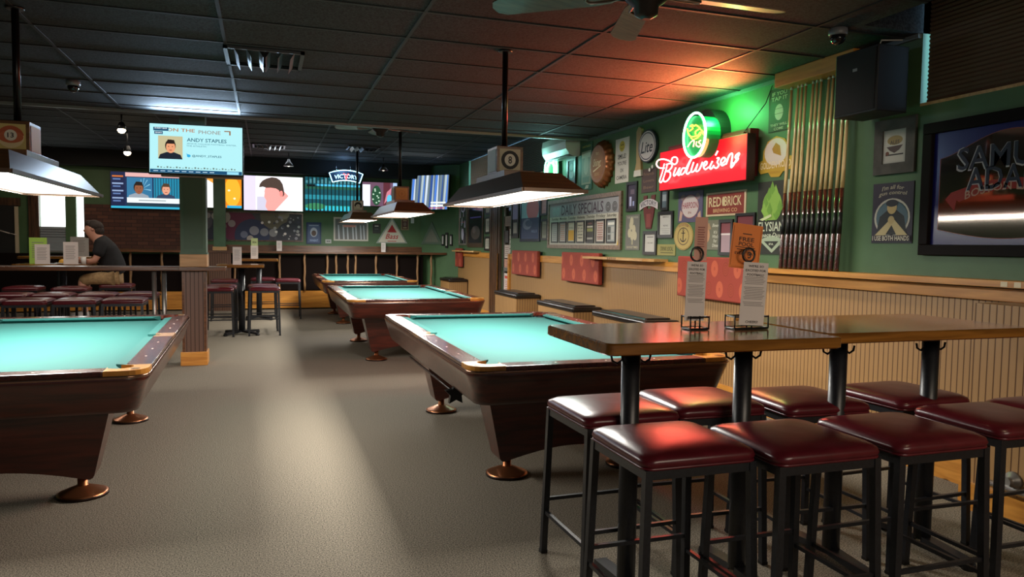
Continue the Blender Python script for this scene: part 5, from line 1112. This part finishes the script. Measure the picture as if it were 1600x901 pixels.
# small neon
t = empty('blue_neon_sign', (1.68, 16.55, 2.90), 0, 'small pale blue neon banner sign with red V hanging before the screens', 'neon sign')
def ban(k, o=0): n = 8; return [(-.36*k+.72*k*i/n, -.02+o+.07*(1-(2*i/n-1)**2)+.09*k) for i in range(n+1)]+[(.29*k-.58*k*i/n, -.11+o+.05*(1-(2*i/n-1)**2)-.02*k) for i in range(n+1)]
m = MB(); m.plate(ban(1.05), .0, .03, mat('neon_backing', '14304a', .4)); m.build('backing', t)
m = MB(); m.tube([(a_, -.015, b2) for a_, b2 in ban(1)], .009, L('9fe8ff', 5), 6, closed=True); m.build('banner_tube', t)
m = MB(); m.text('VICTORY', 0, -.02, .5, .09, -.006, L('9fdcff', 3), arc=.03); m.build('lettering', t, fix=False)
m = MB(); m.tube([(-.06, -.02, .06), (-.03, -.02, .05), (0, -.02, -.08), (.03, -.02, .05), (.06, -.02, .06)], .012, L('ff4a4a', 4), 6); m.build('letter_tube', t)
m = MB(); m.tube([(-.2, .01, .1), (-.22, .01, .345)], .004, chrome, 5); m.tube([(.1, .01, .1), (.08, .01, .345)], .004, chrome, 5); m.build('hanger', t)
light('blue_neon_light', 'POINT', (1.6, 16.3, 3.05), 4, (.3, .55, 1), .1)
# pieces on the angled corner wall
u_ = Vector((XW-3.42, 16.2-YB, 0)).normalized(); nrm = Vector((u_.y, -u_.x, 0)); base = Vector((3.42, YB, 0)); az = math.atan2(u_.y, u_.x)
def corner(s, z): p = base+u_*s+nrm*.003; return (p.x, p.y, z)
t = empty('small_triangle_sign', corner(.34, 1.45), az, 'faded triangular mirror on the angled corner wall', 'sign')
m = MB(); m.plate([(-.30, 0), (.30, 0), (0, .52)], -.015, 0, mat('faded_metal', '6a7c6c', .3, .5)); m.plate([(-.2, .05), (.2, .05), (0, .38)], -.019, -.015, mat('faded_centre', '7c8072', .35, .4)); m.build('plate', t)
for s, z0, z1, lab in ((.66, 1.42, 1.68, 'leftmost remote control holder on the corner wall'), (.76, 1.37, 1.72, 'middle taller remote holder on the corner wall'), (.88, 1.42, 1.68, 'rightmost remote control holder on the corner wall')):
    t = empty('remote_control', corner(s, (z0+z1)/2), az, lab, 'remote control', 'remotes on the corner wall'); a_ = (z1-z0)/2
    m = MB(); m.box(-.035, .035, -.03, 0, -a_, a_, black, .006); m.build('holder', t); m = MB(); m.rect(-.018, .018, -a_*.7, a_*.7, -.031, P('bcb8b0'))
    m.build('keypad', t, fix=False)
# bridge cue hung at left and cream rail
m = MB(); m.tube([(-4.72, 16.7, 1.55), (-4.95, 16.72, 1.62)], .012, P('b0a8a0'), 6); m.tube([(-4.6, 16.7, 1.52), (-4.75, 16.7, 1.56)], .008, P('b0a8a0'), 6); tag(m.build('door_handle_bar'), 'pale handle bar sticking out from the dark door at the left edge', 'handle')

# ------------------------------------------------------------------ the seated man
def skin(name, V, E_, R_, m_, parent, sub=2):
    me = bpy.data.meshes.new(name); me.from_pydata(V, E_, []); o = bpy.data.objects.new(name, me); COL.objects.link(o)
    md = o.modifiers.new('s', 'SKIN'); md.use_smooth_shade = True
    for i, v in enumerate(me.skin_vertices[0].data): v.radius = R_[i] if isinstance(R_[i], tuple) else (R_[i], R_[i]); v.use_root = (i == 0)
    sb = o.modifiers.new('u', 'SUBSURF'); sb.levels = sub; sb.render_levels = sub
    dg = bpy.context.evaluated_depsgraph_get(); dg.update()
    nm = bpy.data.meshes.new_from_object(o.evaluated_get(dg)); nm.name = name; nm.materials.clear(); nm.materials.append(m_)
    for p in nm.polygons: p.use_smooth = True
    o.modifiers.clear(); o.data = nm; bpy.data.meshes.remove(me)
    if parent: o.parent = parent
    return o
man = empty('person', (-2.27, 13.12, 0), 0, 'seated person in black t-shirt and khaki shorts leaning over the table, facing left', 'person')
skin_m = mat('skin_tone', 'c08a74', .55); hair_m = grain('dark_hair', '1c1310', '33241c', 40, .7, .4); shirt_m = grain('black_tshirt', '101013', '17171b', 20, .85, .1); khaki = grain('khaki_cloth', '8f7350', 'a88a60', 25, .8, .1)
V = [(0, 0, .88), (-.04, 0, 1.05), (-.10, 0, 1.24), (-.18, 0, 1.41), (-.25, 0, 1.49), (-.31, 0, 1.53), (-.33, 0, 1.61), (-.31, 0, 1.69),
     (-.15, -.17, 1.36), (-.25, -.23, 1.12), (-.45, -.16, 1.11), (-.54, -.10, 1.15),
     (-.15, .17, 1.36), (-.25, .23, 1.12), (-.45, .14, 1.11), (-.54, .08, 1.16),
     (-.05, -.11, .86), (-.45, -.15, .84), (-.42, -.16, .45), (-.40, -.16, .27), (-.52, -.17, .24),
     (-.05, .11, .86), (-.43, .16, .84), (-.50, .17, .45), (-.48, .17, .27), (-.60, .18, .24)]
E_ = [(0, 1), (1, 2), (2, 3), (3, 4), (4, 5), (5, 6), (6, 7), (3, 8), (8, 9), (9, 10), (10, 11), (3, 12), (12, 13), (13, 14), (14, 15), (0, 16), (16, 17), (17, 18), (18, 19), (19, 20), (0, 21), (21, 22), (22, 23), (23, 24), (24, 25)]
R_ = [(.16, .13), (.15, .13), (.16, .13), (.12, .10), .085, .10, (.105, .125), (.09, .10), .065, .048, .038, .03, .065, .048, .038, .03, .095, .07, .052, .035, .035, .095, .07, .052, .035, .035]
skin('body', V, E_, R_, skin_m, man)
# t-shirt: torso and short sleeves
V2 = [(0, 0, .87), (-.03, 0, 1.05), (-.10, 0, 1.24), (-.16, 0, 1.40), (-.15, -.18, 1.37), (-.22, -.235, 1.19), (-.15, .18, 1.37), (-.22, .235, 1.19), (-.22, 0, 1.47)]
skin('t_shirt', V2, [(0, 1), (1, 2), (2, 3), (3, 4), (4, 5), (3, 6), (6, 7), (3, 8)], [(.22, .20), (.22, .20), (.225, .19), (.18, .15), .11, .088, .11, .088, .095], shirt_m, man)
V3 = [(.0, 0, .86), (-.05, -.11, .85), (-.40, -.15, .84), (-.47, -.155, .78), (-.05, .11, .85), (-.38, .16, .84), (-.45, .165, .78)]
skin('shorts', V3, [(0, 1), (1, 2), (2, 3), (0, 4), (4, 5), (5, 6)], [(.15, .11), .115, .095, .082, .115, .095, .082], khaki, man)
def blob(mb, c, rx, ry, rz, mt, tilt=0):
    rings = []
    for i in range(1, 12):
        a_ = PI*i/12; rings.append([tuple(Matrix.Rotation(tilt, 3, 'Y') @ Vector((rx*math.sin(a_)*math.cos(2*PI*k/18), ry*math.sin(a_)*math.sin(2*PI*k/18), rz*math.cos(a_)))+Vector(c)) for k in range(18)])
    mb.loft(rings, mt)
m = MB(); blob(m, (-.275, 0, 1.665), .125, .098, .095, hair_m, .35); blob(m, (-.235, 0, 1.60), .085, .09, .10, hair_m); blob(m, (-.35, 0, 1.70), .07, .075, .055, hair_m, .3); m.build('hair', man)
V4 = 0
m = MB(); m.lathe([(.02, 1.475), (.05, 1.49), (.056, 1.525), (.05, 1.55)], (-.375, 0, .0), hair_m, 12); m.build('beard', man)
m = MB()
for s in (-1, 1):
    m.lathe([(.012, -.004), (.022, 0), (.012, .004)], (-.30, s*.10, 1.61), skin_m, 10, 'Y')
m.lathe([(.004, -.03), (.014, -.01), (.016, .01)], (-.43, 0, 1.60), skin_m, 8, 'Z'); 
m.build('ears_and_nose', man)
# hands: palm with four fingers and a thumb each
for s, w0 in ((-1, (-.54, -.10, 1.15)), (1, (-.54, .08, 1.16))):
    x, y, z = w0; VV = [(x, y, z), (x-.05, y, z+.012), (x-.085, y, z+.01)]; EE = [(0, 1), (1, 2)]; RR = [.026, .032, .03]
    for i in range(4):
        yy = y+(-.03+.02*i); ln = (.052, .062, .058, .044)[i]; k = len(VV)
        VV += [(x-.095, yy, z+.008), (x-.095-ln*.6, yy, z-.004), (x-.095-ln*.8, yy, z-.028)]; EE += [(2, k), (k, k+1), (k+1, k+2)]; RR += [.010, .009, .008]
    k = len(VV); VV += [(x-.045, y-s*.035, z+.0), (x-.085, y-s*.05, z-.012)]; EE += [(1, k), (k, k+1)]; RR += [.012, .009]
    skin('hand', VV, EE, RR, skin_m, man, 1)
for s, x, y in ((-1, -.50, -.165), (1, -.58, .175)):
    m = MB(); m.loft([[(x-.12, y-.03, .215), (x-.12, y+.03, .215), (x+.14, y+.04, .215), (x+.14, y-.04, .215)], [(x-.13, y-.045, .24), (x-.13, y+.045, .24), (x+.15, y+.045, .24), (x+.15, y-.045, .24)], [(x-.08, y-.03, .275), (x-.08, y+.03, .275), (x+.14, y+.035, .33), (x+.14, y-.035, .33)]], mat('white_sneaker', 'a8a4a0', .5)); m.build('shoe', man)
